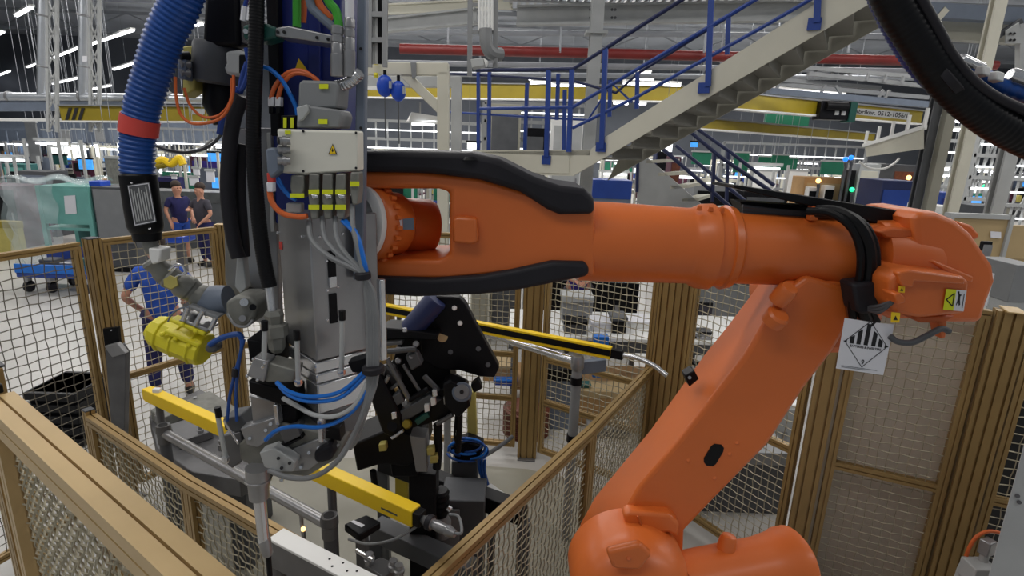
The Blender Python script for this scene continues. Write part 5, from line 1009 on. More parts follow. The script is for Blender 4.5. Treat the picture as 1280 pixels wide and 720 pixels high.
# ceiling girders and lamp strips
for i, (yy, zz) in enumerate(((9, 8.3), (14, 8.3), (20, 8.3), (27, 8.3), (35, 8.3))):
    t = T('roof_truss', ('nearest', 'second nearest', 'third nearest', 'fourth nearest', 'farthest')[i] + ' grey roof truss spanning the hall under the ceiling', 'truss', (4, yy, zz)); n = 36; L0_, L1_ = -45.5, 45.5
    for z_ in (zz, zz + 1.0): MB().minmax((L0_, yy - 0.08, z_ - 0.08), (L1_, yy + 0.08, z_ + 0.08)).build('chord', 'truss', t, smooth=False)
    m_ = MB(); s_ = (L1_ - L0_) / n
    for j in range(n): m_.bar(Vector((L0_ + j * s_, yy, zz + (j % 2))), Vector((L0_ + (j + 1) * s_, yy, zz + 1 - (j % 2))), 0.07, 0.07)
    m_.build('diagonals', 'truss', t, smooth=False)
def strip_lamp(a, b, label, group='ceiling lamp strips'):
    t = T('lamp_strip', label, 'lamp', (a + b) / 2, group); z = Vector((0, 0, 1)); MB().bar(a, b, 0.12, 0.06, z).build('tube', 'lamp', t, smooth=False); MB().bar(a + z * 0.07, b + z * 0.07, 0.2, 0.07, z).build('housing', 'white', t, smooth=False)
    m_ = a + (b - a) * 0.5; MB().bar(m_ + z * 0.1, Vector((m_.x, m_.y, HZ)), 0.008, 0.008).build('hanger', 'truss', t, smooth=False); return t
lampsL = [((20, 20, 40, 9), 7.2), ((-8, 46, 4, 40), 7.2), ((60, 75, 98, 60), 6.8), ((112, 56, 166, 38), 6.8), ((185, 33, 202, 28), 6.8), ((-6, 96, 12, 89), 6.4), ((34, 84, 50, 79), 6.4), ((142, 87, 176, 77), 6.0), ((66, 105, 100, 97), 5.6), ((112, 112, 138, 107), 5.4), ((245, 32, 252, 30), 6.5), ((275, 8, 298, 2), 7.0)]
for (q, z_) in lampsL: strip_lamp(ZP(q[0], q[1], z_), ZP(q[2], q[3], z_), 'white ceiling lamp strip hanging in a sloping row at the upper left', 'upper left lamp strips')
lampsR = [(662, 99, 685, 98, 20), (664, 104, 684, 103, 19), (690, 107, 738, 107, 18), (795, 93, 812, 92, 20), (780, 104, 824, 106, 18), (831, 106, 849, 107, 18), (791, 98, 816, 100, 19), (768, 129, 784, 130, 22), (800, 130, 806, 130, 22)]
for x0, y0, x1, y1, Yq in lampsR: strip_lamp(W(x0, y0, Yq), W(x1, y1, Yq + 0.3), 'white lamp strip seen low behind the blue staircase railing', 'lamp strips behind the staircase')
for x0, y0, x1, y1, Yq in ((958, 112, 1054, 119, 14), (1175, 148, 1207, 153, 15), (1178, 161, 1206, 164, 17), (1172, 210, 1200, 212, 20), (1225, 214, 1250, 216, 20)): strip_lamp(W(x0, y0, Yq), W(x1, y1, Yq + 0.3), 'white lamp strip among the steelwork at the upper right', 'lamp strips at the upper right')
# lattice service gantry at the upper right
t = T('lattice_bridge', 'grey lattice service bridge above the lettered girder', 'bridge', W(1060, 110, 12.6))
for (p, q) in (((960, 104), (1160, 122)), ((975, 100), (1100, 110)), ((1000, 84), (1170, 98)), ((1010, 92), (1160, 108))): MB().bar(W(p[0], p[1], 12.6), W(q[0], q[1], 12.9), 0.08, 0.08).build('chord', 'grey_paint', t, smooth=False)
m_ = MB()
for x in (976, 1032, 1045, 1104, 1112): MB().bar(W(x, 102 + (x - 976) * 0.08, 12.6), W(x + 6 * (1 if x % 2 else -1), 112 + (x - 976) * 0.08, 12.6), 0.05, 0.05).build('lacing_bar', 'grey_paint', t, smooth=False)
for x in (1020, 1042, 1064, 1086, 1108, 1130): MB().bar(W(x, 85 + (x - 1000) * 0.08, 12.7), W(x - 3, 94 + (x - 1000) * 0.08, 12.7), 0.05, 0.05).build('lacing_bar', 'grey_paint', t, smooth=False)
MB().bar(W(960, 114, 12.4), W(1160, 131, 12.8), 0.2, 0.12, Vector((0, 0, 1))).build('cable_trough', 'grey_blue', t, smooth=False)
def hcol(label, x, wpx, Y, top, mat, mat2=None):
    c = W(x, 200, Y); k = Y / F * wpx; t = T('steel_column', label, 'column', (c.x, Y, 0))
    MB().box((c.x, Y, top / 2), (k, 0.03, top)).build('front_flange', mat, t, smooth=False); MB().box((c.x, Y + 0.1, top / 2), (k, 0.03, top)).build('back_flange', mat2 or mat, t, smooth=False); MB().box((c.x, Y + 0.05, top / 2), (0.03, 0.08, top)).build('column_web', mat2 or mat, t, smooth=False); MB().box((c.x, Y + 0.11, 0.02), (k * 1.6, 0.4, 0.04)).build('foot_plate', 'grey_dark', t, smooth=False); return t
hcol('tall cream steel column at the upper right, passing behind the black hose', 1206, 13, 8.5, 7.5, 'cream')
t = hcol('grey steel column under the end of the lettered girder', 1158, 10, 9.2, 3.75, 'grey_dark', 'grey_dark'); c = W(1169, 200, 9.2); MB().box((c.x, 9.12, 1.87), (0.15, 0.12, 3.75)).build('pale_half', 'cream_dark', t, smooth=False)  # paler right half of the column, built as a separate box
hcol('blue-grey steel column at the right edge', 1262, 15, 7.2, 3.3, 'grey_light')
t = T('portal_frame', 'grey portal beam with bolted plates at the upper right corner', 'frame', W(1240, 60, 10)); MB().bar(W(1128, 12, 10), W(1300, 22, 10.2), 0.2, 0.22, Vector((0, 0, 1))).build('upper_beam', 'grey_blue', t, smooth=False); MB().bar(W(1170, 36, 10.4), W(1300, 44, 10.5), 0.2, 0.34, Vector((0, 0, 1))).build('lower_beam', 'cream_dark', t, smooth=False); MB().bar(W(1232, 55, 10), W(1276, 26, 10), 0.08, 0.08).build('brace', 'grey_dark', t, smooth=False); MB().bar(W(1166, 28, 10), W(1180, 12, 10), 0.14, 0.1).build('bracket', 'cream', t, smooth=False)
MB().prism([(1258, 38), (1274, 28), (1278, 54), (1258, 54)], 9.9, 0.03).build('gusset', 'grey_light', t)
for x, y in ((1263, 42), (1268, 42), (1263, 50), (1268, 50)): MB().lathe(W(x, y, 9.86), W(x, y, 9.9), [(0, 0.02), (1, 0.02)], 8).build('bolt', 'ink', t)
MB().bar(W(1276, 30, 10), W(1275, 140, 10), 0.1, 0.1).build('post', 'grey_light', t, smooth=False)
t = T('fabric_screen', 'cream fabric screen panel sloping below the lettered girder', 'panel', W(1120, 195, 9.5)); a = [W(1081, 183, 11), W(1155, 160, 8.6), W(1155, 186, 8.6), W(1083, 196, 11)]; MB().loft([a, [p + Vector((0.03, 0.05, 0)) for p in a]]).build('panel', 'cream', t, smooth=False); MB().bar(W(1080, 182, 11), W(1156, 159, 8.6), 0.06, 0.06).build('top_edge', 'white', t, smooth=False)
for i in range(5): f = i / 4; c = a[0] * (1 - f) + a[1] * f; MB().bar(c, c + Vector((0, 0, 0.28)), 0.04, 0.04).build('rail_stub', 'white', t, smooth=False)
# ================================================================ people
def skin_mesh(name, V, Ed, mat, par, sub=2):
    me = bpy.data.meshes.new(name); me.from_pydata([v[0] for v in V], Ed, []); me.materials.append(M[mat])
    o = bpy.data.objects.new(name, me); COL.objects.link(o); o.parent = par
    o.modifiers.new('Skin', 'SKIN').use_smooth_shade = True
    for i, v in enumerate(V):
        s = me.skin_vertices[0].data[i]; r = v[1]; s.radius = r if isinstance(r, tuple) else (r, r); s.use_root = (i == 0)
    ss = o.modifiers.new('Sub', 'SUBSURF'); ss.levels = ss.render_levels = sub; return o
def person(label, loc, rz, shirt, trousers, hair='hair', arms=None, legs=None, lean=0.0, head_turn=0.0, bald=False, short=False):
    """local: +Y is where the person faces, X to their left is negative"""
    t = T('person', label, 'person', loc); t.rotation_euler.z = rz
    la_ = lean; pel = Vector((0, 0, 0.95))
    def sp_(h, f=0.0): return Vector((0, math.sin(la_) * h + f, 0.95 + math.cos(la_) * h))
    ch = sp_(0.34); nk = sp_(0.53); hd = sp_(0.62, 0.02); tp_ = sp_(0.74, 0.01)
    A = arms or {-1: ((-0.27, 0.02, 1.16), (-0.25, 0.1, 0.92)), 1: ((0.27, 0.02, 1.16), (0.25, 0.1, 0.92))}
    Lg = legs or {-1: ((-0.10, 0.02, 0.5), (-0.11, -0.02, 0.09)), 1: ((0.10, 0.02, 0.5), (0.11, -0.02, 0.09))}
    V = [(pel, 0.12), (sp_(0.17), 0.115), (ch, 0.13), (nk, 0.052), (hd, 0.078), (tp_, 0.088)]; Ed = [(0, 1), (1, 2), (2, 3), (3, 4), (4, 5)]
    fwd = Vector((math.sin(head_turn), math.cos(head_turn), 0))
    V.append((hd + fwd * 0.06 + Vector((0, 0, -0.02)), 0.045)); Ed.append((4, 6))            # jaw
    V.append((hd + fwd * 0.10 + Vector((0, 0, 0.04)), 0.014)); Ed.append((4, 7))             # nose
    for s in (-1, 1):
        e = len(V); side = Vector((fwd.y * s, -fwd.x * s, 0)); V.append((hd + side * 0.085 + Vector((0, 0, 0.035)), (0.012, 0.024))); Ed.append((4, e))
    for s in (-1, 1):
        sh = ch + Vector((0.18 * s, 0, 0.10)); el_, wr = Vector(A[s][0]), Vector(A[s][1]); i = len(V)
        V += [(sh, 0.055), (el_, 0.042), (wr, 0.03)]; Ed += [(2, i), (i, i + 1), (i + 1, i + 2)]
        d = (wr - el_).normalized(); side = d.cross(Vector((0, 0, 1)));
        if side.length < 0.2: side = Vector((1, 0, 0))
        side.normalize(); pm = wr + d * 0.07; V.append((pm, (0.04, 0.02))); Ed.append((i + 2, i + 3)); up = side.cross(d)
        for k, ln in enumerate((0.075, 0.085, 0.08, 0.06)):
            j = len(V); b = pm + side * ((k - 1.5) * 0.022) + d * 0.02; V += [(b, 0.011), (b + d * ln * 0.5 - up * 0.008, 0.010), (b + d * ln - up * 0.026, 0.008)]; Ed += [(i + 3, j), (j, j + 1), (j + 1, j + 2)]
        j = len(V); V += [(wr + d * 0.03 - side * 0.04 * s, 0.012), (wr + d * 0.075 - side * 0.062 * s, 0.009)]; Ed += [(i + 2, j), (j, j + 1)]
    for s in (-1, 1):
        i = len(V); kn, an = Vector(Lg[s][0]), Vector(Lg[s][1]); V += [(Vector((0.1 * s, 0, 0.88)), 0.095), (kn, 0.06), (an, 0.042), (an + Vector((0, 0.12, -0.05)), 0.035)]; Ed += [(0, i), (i, i + 1), (i + 1, i + 2), (i + 2, i + 3)]
    body = skin_mesh('body', V, Ed, 'skin', t)
    V = [(pel + Vector((0, 0, -0.12)), 0.165), (sp_(0.15), 0.15), (ch, 0.16), (sp_(0.46), 0.075)]; Ed = [(0, 1), (1, 2), (2, 3)]
    for s in (-1, 1):
        sh = ch + Vector((0.18 * s, 0, 0.10)); el_ = Vector(A[s][0]); i = len(V); V += [(sh, 0.078), (sh.lerp(el_, 0.75), 0.066)]; Ed += [(2, i), (i, i + 1)]
    skin_mesh('shirt', V, Ed, shirt, t)
    V = [(pel + Vector((0, 0, 0.08)), 0.145)]; Ed = []
    for s in (-1, 1):
        kn, an = Vector(Lg[s][0]), Vector(Lg[s][1]); i = len(V); V += [(Vector((0.1 * s, 0, 0.85)), 0.115), (kn, 0.082)] + ([] if short else [(kn.lerp(an, 0.9), 0.066)]); Ed += [(0, i), (i, i + 1)] + ([] if short else [(i + 1, i + 2)])
    skin_mesh('trousers', V, Ed, trousers, t)
    for s in (-1, 1):
        an = Vector(Lg[s][1]); m_ = MB(); m_.ball(an + Vector((0, 0.06, -0.03)), 0.07, 12, (0.75, 2.0, 0.85)); me_ = m_.v; o = m_.build('shoe', 'shoe', None); o.parent = t; o.location = o.location
    if not bald:
        m_ = MB(); c = tp_ + Vector((0, -0.012, 0.012)) - fwd * 0.012; m_.ball(c, 0.105, 16, (0.95, 1.02, 0.95)); m_.v = [Vector((p.x, p.y, max(p.z, c.z - 0.02 - 0.08 * max(0, -(p - c).dot(fwd)) / 0.1))) for p in m_.v]
        o = m_.build('hair', hair, None); o.parent = t
    for s in (-1, 1):
        side = Vector((fwd.y * s, -fwd.x * s, 0)); m_ = MB().ball(hd + fwd * 0.078 + side * 0.03 + Vector((0, 0, 0.07)), 0.011, 8); o = m_.build('eye', 'ink', None); o.parent = t
    return t
c = W(222, 250, 12.0); person('person in a navy shirt and blue shorts standing side-on beyond the fence', (c.x, 12.0, 0), -PI / 2 - 0.5, 'navy_cloth', 'work_blue', arms={-1: ((-0.26, 0.0, 1.2), (-0.2, 0.15, 1.02)), 1: ((0.27, -0.02, 1.18), (0.24, 0.06, 0.95))}, short=True)
c = W(252, 250, 11.8); person('person in a dark grey shirt with one forearm raised, talking beside a navy-shirted colleague', (c.x, 11.8, 0), PI - 0.5, 'dark_cloth', 'navy_cloth', arms={1: ((0.3, 0.12, 1.2), (0.02, 0.3, 1.24)), -1: ((-0.3, 0.02, 1.15), (-0.2, 0.16, 1.0))}, lean=0.03)
c = W(205, 400, 5.6); person('person in blue work clothes standing close behind the mesh fence, forearms bare', (c.x, 5.6, 0), 0.5, 'work_blue', 'navy_cloth', arms={-1: ((-0.32, 0.0, 1.15), (-0.22, 0.16, 0.98)), 1: ((0.32, 0.02, 1.16), (0.24, 0.2, 1.05))}, legs={-1: ((-0.13, 0.03, 0.5), (-0.15, -0.02, 0.09)), 1: ((0.13, 0.03, 0.5), (0.16, -0.02, 0.09))}, lean=0.1)
c = W(722, 360, 7.4); person('person in a purple shirt standing at the cluttered desk, head hidden by the arm', (c.x, 7.4, 0), PI, 'purple', 'dark_cloth', arms={-1: ((-0.27, 0.12, 1.15), (-0.1, 0.3, 1.1)), 1: ((0.27, 0.12, 1.15), (0.1, 0.3, 1.1))}, lean=0.1)
# ================================================================ things beyond the fence
def X_(px, Y, y=250): return W(px, y, Y).x
# teal rack wrapped in film
t = T('parts_cabinet', 'teal open cabinet wrapped in clear plastic film', 'cabinet', (X_(88, 11.2), 11.5, 0)); x0, x1, Yc = X_(58, 11, 290), X_(117, 11, 290), 11.0; zt = W(88, 233, Yc).z
for xx in (x0, x1):
    for yy in (Yc, Yc + 0.8): MB().minmax((xx - 0.04, yy - 0.04, 0.12), (xx + 0.04, yy + 0.04, zt)).build('upright', 'teal', t, smooth=False)
for z_ in (0.3, 0.85, zt - 0.03): MB().minmax((x0, Yc - 0.02, z_ - 0.03), (x1, Yc + 0.82, z_ + 0.03)).build('shelf', 'teal', t, smooth=False)
MB().minmax((x0 + 0.04, Yc + 0.76, 0.3), (x1, Yc + 0.78, zt)).build('back_panel', 'teal_dark', t, smooth=False); MB().minmax((x0, Yc - 0.03, 0.95), (x1, Yc - 0.01, zt - 0.05)).build('front_panel', 'teal', t, smooth=False)
q = PQ([(82, 268), (96, 267), (94, 244), (80, 245)], Yc - 0.04); m_ = MB(); q.rect(m_, 0, 0, 1, 1, 0, 0.004); m_.build('paper_sheet', 'paper', t, smooth=False)
for xx in (x0, x1): MB().cyl((xx, Yc, 0.0), (xx, Yc, 0.12), 0.05, n=12).build('foot', 'black_plastic', t)
t2 = T('plastic_wrap', 'crumpled clear plastic film hanging over the left side of the teal cabinet', 'plastic wrap', (x0 - 0.4, Yc, 0))
def sheet(mb, f, nu=22, nv=22):
    vs = [f(i / nu, j / nv) for j in range(nv + 1) for i in range(nu + 1)]; mb.add(vs, [(j * (nu + 1) + i, j * (nu + 1) + i + 1, (j + 1) * (nu + 1) + i + 1, (j + 1) * (nu + 1) + i) for j in range(nv) for i in range(nu)])
xl = X_(18, 11, 290)
m_ = MB(); sheet(m_, lambda u, v: Vector((xl + (x1 - xl) * u * (0.62 + 0.05 * v), Yc - 0.16 + 0.09 * math.sin(13 * u + 3 * v) * (1 - u * 0.4) + 0.05 * math.sin(19 * v + 7 * u), 0.05 + (zt + 0.06) * v - 0.10 * (1 - u) * v * math.sin(5 * u + 1)))); o = m_.build('film', 'film', t2)
m_ = MB(); sheet(m_, lambda u, v: Vector((xl + (x1 - xl) * u, Yc - 0.14 + 0.95 * v, zt + 0.1 + 0.05 * math.sin(11 * u + 5 * v) + 0.04 * math.sin(17 * v)))); m_.build('film_top', 'film', t2)
m_ = MB(); sheet(m_, lambda u, v: Vector((xl - 0.02 + 0.08 * math.sin(9 * v + 5 * u), Yc - 0.14 + 0.95 * u, 0.04 + (zt + 0.05) * v))); m_.build('film_side', 'film', t2)
t = T('steel_cabinet', 'dark grey steel cabinet right of the teal wrapped cabinet', 'cabinet', (X_(140, 11), 11.2, 0)); xa, xb = X_(119, 11, 270), X_(166, 11, 270); zz = W(140, 234, 11).z
MB().minmax((xa, 11.0, 0.1), (xb, 11.7, zz)).build('body', 'grey_dark', t, bevel=0.01); MB().minmax((xa + 0.03, 10.985, 0.6), (xb - 0.03, 11.0, zz - 0.05)).build('door', 'grey_paint', t, bevel=0.004); MB().minmax((xa + 0.03, 10.985, 0.14), (xb - 0.03, 11.0, 0.56)).build('drawer', 'grey_dark', t, bevel=0.004); MB().minmax((xb - 0.12, 10.96, 0.9), (xb - 0.09, 10.985, 1.05)).build('handle', 'steel', t); MB().minmax((xa + .03, 11.03, 0), (xb - .03, 11.65, 0.1)).build('plinth', 'black_plastic', t)
tag(MB().minmax((X_(118, 11.2, 230), 11.05, zz), (X_(132, 11.2, 230), 11.35, zz + 0.1)).build('blue_tray', 'ball_blue', None, bevel=0.01), 'small blue tray on top of the dark grey cabinet', 'tray')
t = T('push_cart', 'low blue trolley on castors in front of the teal cabinet', 'cart', (X_(66, 9.4, 345), 9.6, 0)); xa, xb = X_(26, 9.4, 340), X_(112, 9.4, 340)
MB().minmax((xa, 9.3, 0.28), (xb, 10.0, 0.36)).build('deck', 'rail_blue', t, bevel=0.01); MB().minmax((xa, 9.28, 0.36), (xb, 9.31, 0.52)).build('side_rail', 'air_blue', t, bevel=0.01); MB().minmax((xa, 9.98, 0.36), (xb, 10.01, 0.7)).build('side_rail', 'rail_blue', t, bevel=0.01)
for xx in (xa + 0.1, (xa + xb) / 2 - 0.1, xb - 0.1):
    for yy in (9.4, 9.9): MB().cyl((xx - 0.03, yy, 0.1), (xx + 0.03, yy, 0.1), 0.1, n=16).build('castor', 'black_rubber', t); MB().box((xx, yy, 0.22), (0.06, 0.1, 0.12)).build('fork', 'steel', t)
for i, (dx, s, m__) in enumerate(((0.25, 0.2, 'grey_dark'), (0.6, 0.16, 'steel'), (0.95, 0.24, 'teal_dark'))): tag(MB().minmax((xa + dx, 9.5, 0.36), (xa + dx + 0.24, 9.75, 0.36 + s)).build('parts_bin', m__, None, bevel=0.02), ('dark grey', 'small steel', 'dark teal')[i] + ' parts bin standing on the blue trolley', 'bin')
t = T('pallet_box', 'black slatted box standing on the floor behind the left mesh', 'box', W(75, 530, 4.6).xy.to_3d()); c = W(75, 500, 4.6); zz = W(75, 484, 4.6).z
for i in range(5): MB().minmax((c.x - 0.24, 4.5, zz * i / 5 + 0.02), (c.x + 0.22, 5.0, zz * (i + 1) / 5 - 0.02)).build('slat_tier', 'black_plastic', t, bevel=0.006)
MB().minmax((c.x - 0.22, 4.54, 0), (c.x + 0.2, 4.96, zz - 0.02)).build('core', 'black_metal', t, smooth=False)
# brown ribbed drum, desk and clutter behind the centre fence
c = W(657, 560, 4.95); t = T('cable_drum', 'brown ribbed drum standing behind the wide centre fence post', 'drum', (c.x, 5.1, 0)); zz = W(657, 517, 4.95).z; n = 12
prof = [(0, 0.2)] + [(f, r) for i in range(n) for f, r in (((i + 0.1) / n, 0.235), ((i + 0.6) / n, 0.235), ((i + 0.7) / n, 0.205), ((i + 0.95) / n, 0.205))] + [(1, 0.2)]
MB().lathe((c.x, 5.1, 0.0), (c.x, 5.1, zz), prof, 28).build('windings', 'brown_coil', t); MB().lathe((c.x, 5.1, zz - 0.01), (c.x, 5.1, zz + 0.02), [(0, 0.2), (1, 0.18)], 24).build('lid', 'brown_coil', t)
t = T('work_desk', 'long white-topped desk behind the centre fence', 'desk', (X_(730, 5.9, 420), 6.0, 0)); xa, xb = X_(636, 5.7, 420), X_(980, 5.7, 470); zz = 0.86
MB().minmax((xa, 5.55, zz - 0.04), (xb, 6.5, zz)).build('desktop', 'white', t, bevel=0.006)
for xx in (xa + 0.06, (xa + xb) / 2, xb - 0.06):
    for yy in (5.62, 6.42): MB().minmax((xx - 0.03, yy - 0.03, 0), (xx + 0.03, yy + 0.03, zz - 0.04)).build('leg', 'grey_paint', t, smooth=False)
MB().minmax((xa + 0.05, 5.6, 0.22), (xb - 0.05, 6.3, 0.25)).build('shelf', 'cardboard', t, smooth=False); MB().minmax((xa, 5.56, zz - 0.16), (xb, 5.58, zz - 0.05)).build('apron', 'grey_dark', t, smooth=False)
def item(name, label, cat, px0, px1, ytop, ybase_z, Y, dep, mat, extra=None, mat2=None, group=None):
    xa, xb = X_(px0, Y, ytop), X_(px1, Y, ytop); z1 = max(W((px0 + px1) / 2, ytop, Y).z, ybase_z + 0.03); t = T(name, label, cat, ((xa + xb) / 2, Y + dep / 2, ybase_z), group)
    MB().minmax((xa, Y, ybase_z), (xb, Y + dep, z1)).build('body', mat, t, bevel=min(0.01, (xb - xa) / 8))
    h = z1 - ybase_z; w_ = xb - xa
    if extra == 'lid': MB().minmax((xa - 0.01, Y - 0.01, z1 - h * 0.18), (xb + 0.01, Y + dep + 0.01, z1 + 0.01)).build('lid', mat2 or mat, t, bevel=0.005)
    if extra == 'screen': MB().minmax((xa + w_ * 0.06, Y - 0.012, ybase_z + h * 0.1), (xb - w_ * 0.06, Y, z1 - h * 0.08)).build('screen', mat2, t, smooth=False)
    if extra == 'door':
        MB().minmax((xa + w_ * 0.08, Y - 0.012, ybase_z + h * 0.08), (xb - w_ * 0.08, Y, z1 - h * 0.06)).build('door', mat2 or mat, t, bevel=0.004); MB().minmax((xb - w_ * 0.2, Y - 0.03, ybase_z + h * 0.45), (xb - w_ * 0.16, Y - 0.012, ybase_z + h * 0.58)).build('handle', 'steel', t)
    return t
ZD = 0.86
bc_ = item('blue_crate', 'blue crate on a stand behind the fence, below the black nozzle', 'crate', 204, 227, 297, 1.5, 6.6, 0.3, 'ball_blue', 'lid', 'ball_blue'); c = bc_.location.copy(); MB().box((c.x, c.y, 0.75), (0.08, 0.08, 1.49)).build('stand', 'steel_dark', bc_); MB().box((c.x, c.y, 0.01), (0.3, 0.3, 0.02)).build('stand_foot', 'steel_dark', bc_)
item('grey_case', 'grey slanted tool case at the left end of the desk', 'case', 704, 742, 372, ZD, 6.0, 0.3, 'grey_paint', 'lid', 'grey_light'); item('paper_stack', 'white paper stack right of the grey case on the desk', 'paper', 740, 766, 404, ZD, 5.75, 0.3, 'paper', 'lid', 'paper')
item('black_tool', 'black hand tool lying mid-desk', 'tool', 766, 784, 398, ZD, 5.7, 0.25, 'black_plastic', 'lid', 'grey_dark'); item('dark_tray', 'dark tray at the left front of the desk', 'tray', 706, 734, 403, ZD, 5.62, 0.2, 'grey_dark', 'lid', 'black_plastic')
item('blue_cup', 'light blue cup at the front of the desk', 'cup', 744, 760, 422, 0.45, 5.45, 0.1, 'air_blue', 'lid', 'air_blue'); item('paper_stack', 'bluish sheets at the right end of the desk', 'paper', 786, 812, 403, ZD, 5.9, 0.3, 'white', 'lid', 'paper')
item('black_pot', 'black round-looking pot on the desk right of the wide post', 'pot', 874, 890, 416, ZD, 5.75, 0.14, 'black_plastic', 'lid', 'black_metal'); item('black_device', 'black device with a silver dot on the desk right of the pot', 'device', 868, 890, 432, ZD, 5.6, 0.1, 'black_metal', 'screen', 'steel')
oc = item('office_chair', 'black chair back behind the desk, right of the wide post', 'chair', 874, 892, 378, 0.5, 6.7, 0.08, 'black_plastic', 'screen', 'dark_cloth')
c = oc.location.copy(); MB().box((c.x, 6.95, 0.46), (0.46, 0.46, 0.07)).build('seat', 'dark_cloth', oc, bevel=0.02); MB().cyl((c.x, 6.95, 0.05), (c.x, 6.95, 0.43), 0.03).build('stem', 'steel_dark', oc); MB().bar((c.x, 6.74, 0.42), (c.x, 6.74, 0.56), 0.05, 0.02, Vector((1, 0, 0))).build('back_bracket', 'steel_dark', oc)
for k_ in range(5): MB().bar((c.x, 6.95, 0.07), (c.x + 0.28 * math.cos(k_ * 1.257), 6.95 + 0.28 * math.sin(k_ * 1.257), 0.04), 0.04, 0.04).build('base_arm', 'black_plastic', oc)
item('storage_wall', 'long dark shelving unit behind the desk', 'shelving', 655, 800, 352, 0.0, 8.2, 0.5, 'black_metal', 'door', 'black_plastic'); item('metal_locker', 'grey locker behind the right part of the desk', 'locker', 838, 960, 352, 0.0, 8.6, 0.5, 'grey_dark', 'door', 'grey_paint')
item('storage_bin', 'grey bin with a dark lid standing under the desk', 'bin', 668, 716, 462, 0.0, 5.15, 0.35, 'grey_blue', 'lid', 'black_plastic'); item('cardboard_box', 'open cardboard box on the floor behind the low fence', 'box', 706, 800, 490, 0.0, 5.25, 0.25, 'cardboard', 'lid', 'tan')
item('teal_rag', 'teal rag on the cardboard box', 'rag', 724, 738, 484, W(753, 490, 5.25).z + 0.01, 5.3, 0.1, 'teal_dark', 'lid', 'teal_dark'); item('cable_box', 'dark grey box below the cardboard, by the fence', 'box', 735, 790, 535, 0.0, 5.0, 0.2, 'grey_paint', 'door', 'grey_dark')
item('cardboard_box', 'brown cardboard box with blue sheet left of the wide post', 'box', 604, 645, 458, 0.3, 5.6, 0.3, 'cardboard', 'lid', 'tan'); item('blue_sheet', 'blue folded sheet on the cardboard left of the wide post', 'sheet', 618, 646, 476, 0.3, 5.5, 0.08, 'ball_blue', 'lid', 'air_blue')
item('test_rack', 'tall pale equipment rack beyond the fence, left of the wide post', 'rack', 588, 612, 364, 0.0, 7.6, 0.5, 'cream', 'door', 'cream_dark'); item('switch_rack', 'dense grey electronics panel beside the pale equipment rack', 'panel', 613, 652, 356, 0.0, 7.8, 0.4, 'cast_grey', 'door', 'grey_dark')
# right-hand side: board, dark gear, white housing
t = T('beige_board', 'large plain beige board standing close behind the right mesh fence', 'board', W(1110, 600, 3.3).xy.to_3d()); 
ux = Vector((RD.x - RE.x, RD.y - RE.y, 0)).normalized(); un = Vector((-ux.y, ux.x, 0)); q0 = V3(RE, 0) + un * 0.14 + ux * 0.0; q1 = V3(RD, 0) + un * 0.14 + ux * 0.02
a = [q0, q1, q1 + Vector((0, 0, 1.98)), q0 + Vector((0, 0, 1.98))]; MB().loft([a, [p + un * 0.03 for p in a]]).build('sheet', 'beige', t, smooth=False)
MB().bar(q0 + Vector((0, 0, 1.99)) + un * 0.015, q1 + Vector((0, 0, 1.99)) + un * 0.015, 0.05, 0.03, Vector((0, 0, 1))).build('top_edge', 'cream_dark', t, smooth=False)
item('machine_block', 'dark machine block behind the far right mesh', 'machine', 1232, 1330, 470, 0.0, 3.15, 0.5, 'black_metal', 'door', 'black_plastic')
item('floor_crate', 'grey machine tray on the floor behind the lower arm', 'crate', 868, 990, 566, 0.0, 3.9, 0.35, 'grey_dark', 'lid', 'grey_paint')
item('pale_bench', 'pale low bench right of the lower arm behind the fence', 'bench', 880, 1010, 505, 0.0, 4.6, 0.4, 'white', 'door', 'grey_light')
a = [W(1231, 735, 2.0), W(1330, 735, 2.0), W(1330, 520, 2.0), W(1289, 520, 2.0)]; dz_ = (a[0] - a[3]) * ((a[0].z - 0.01) / (a[3].z - a[0].z)); a[0] = a[0] + dz_; a[1] = Vector((a[1].x, 2.0, a[0].z)); t = T('white_housing', 'sloping white machine housing at the lower right edge', 'housing', (a[0].x + 0.2, 2.1, 0)); MB().loft([a, [p + Vector((0.4, 0.28, 0)) for p in a]]).build('panel', 'grey_light', t, bevel=0.006)
for x, y in ((1272, 620), (1274, 628)): MB().lathe(W(x, y, 1.992), W(x, y, 2.01), [(0, 0.008), (1, 0.008)], 10).build('rivet', 'steel_dark', t)
t = T('cable_loop', 'red-brown cable arching low behind the far right mesh', 'cable', W(1235, 690, 2.5)); MB().tube(tp([(1206, 700, 2.45), (1212, 684, 2.45), (1222, 670, 2.45), (1238, 664, 2.45), (1256, 668, 2.45)]), 0.009, 10, 6).build('cable', 'orange_cable', t)
c = W(1206, 700, 2.45); MB().lathe(c, c - Vector((0.01, 0, 0.2)), [(0, 0.014), (0.3, 0.02), (1, 0.02)], 12).build('plug', 'grey_light', t)
t = T('sensor_post', 'small grey sensor post standing by the red-brown cable', 'sensor', W(1232, 700, 2.42).xy.to_3d()); c = W(1232, 690, 2.42); MB().cyl((c.x, c.y, 0), c, 0.02).build('post', 'grey_light', t); MB().box(c + Vector((0, 0, 0.03)), (0.06, 0.05, 0.08), 0.4).build('head', 'steel', t, bevel=0.006); MB().box(c + Vector((-0.03, -0.02, -0.1)), (0.12, 0.1, 0.1)).build('mount', 'grey_light', t, bevel=0.006)
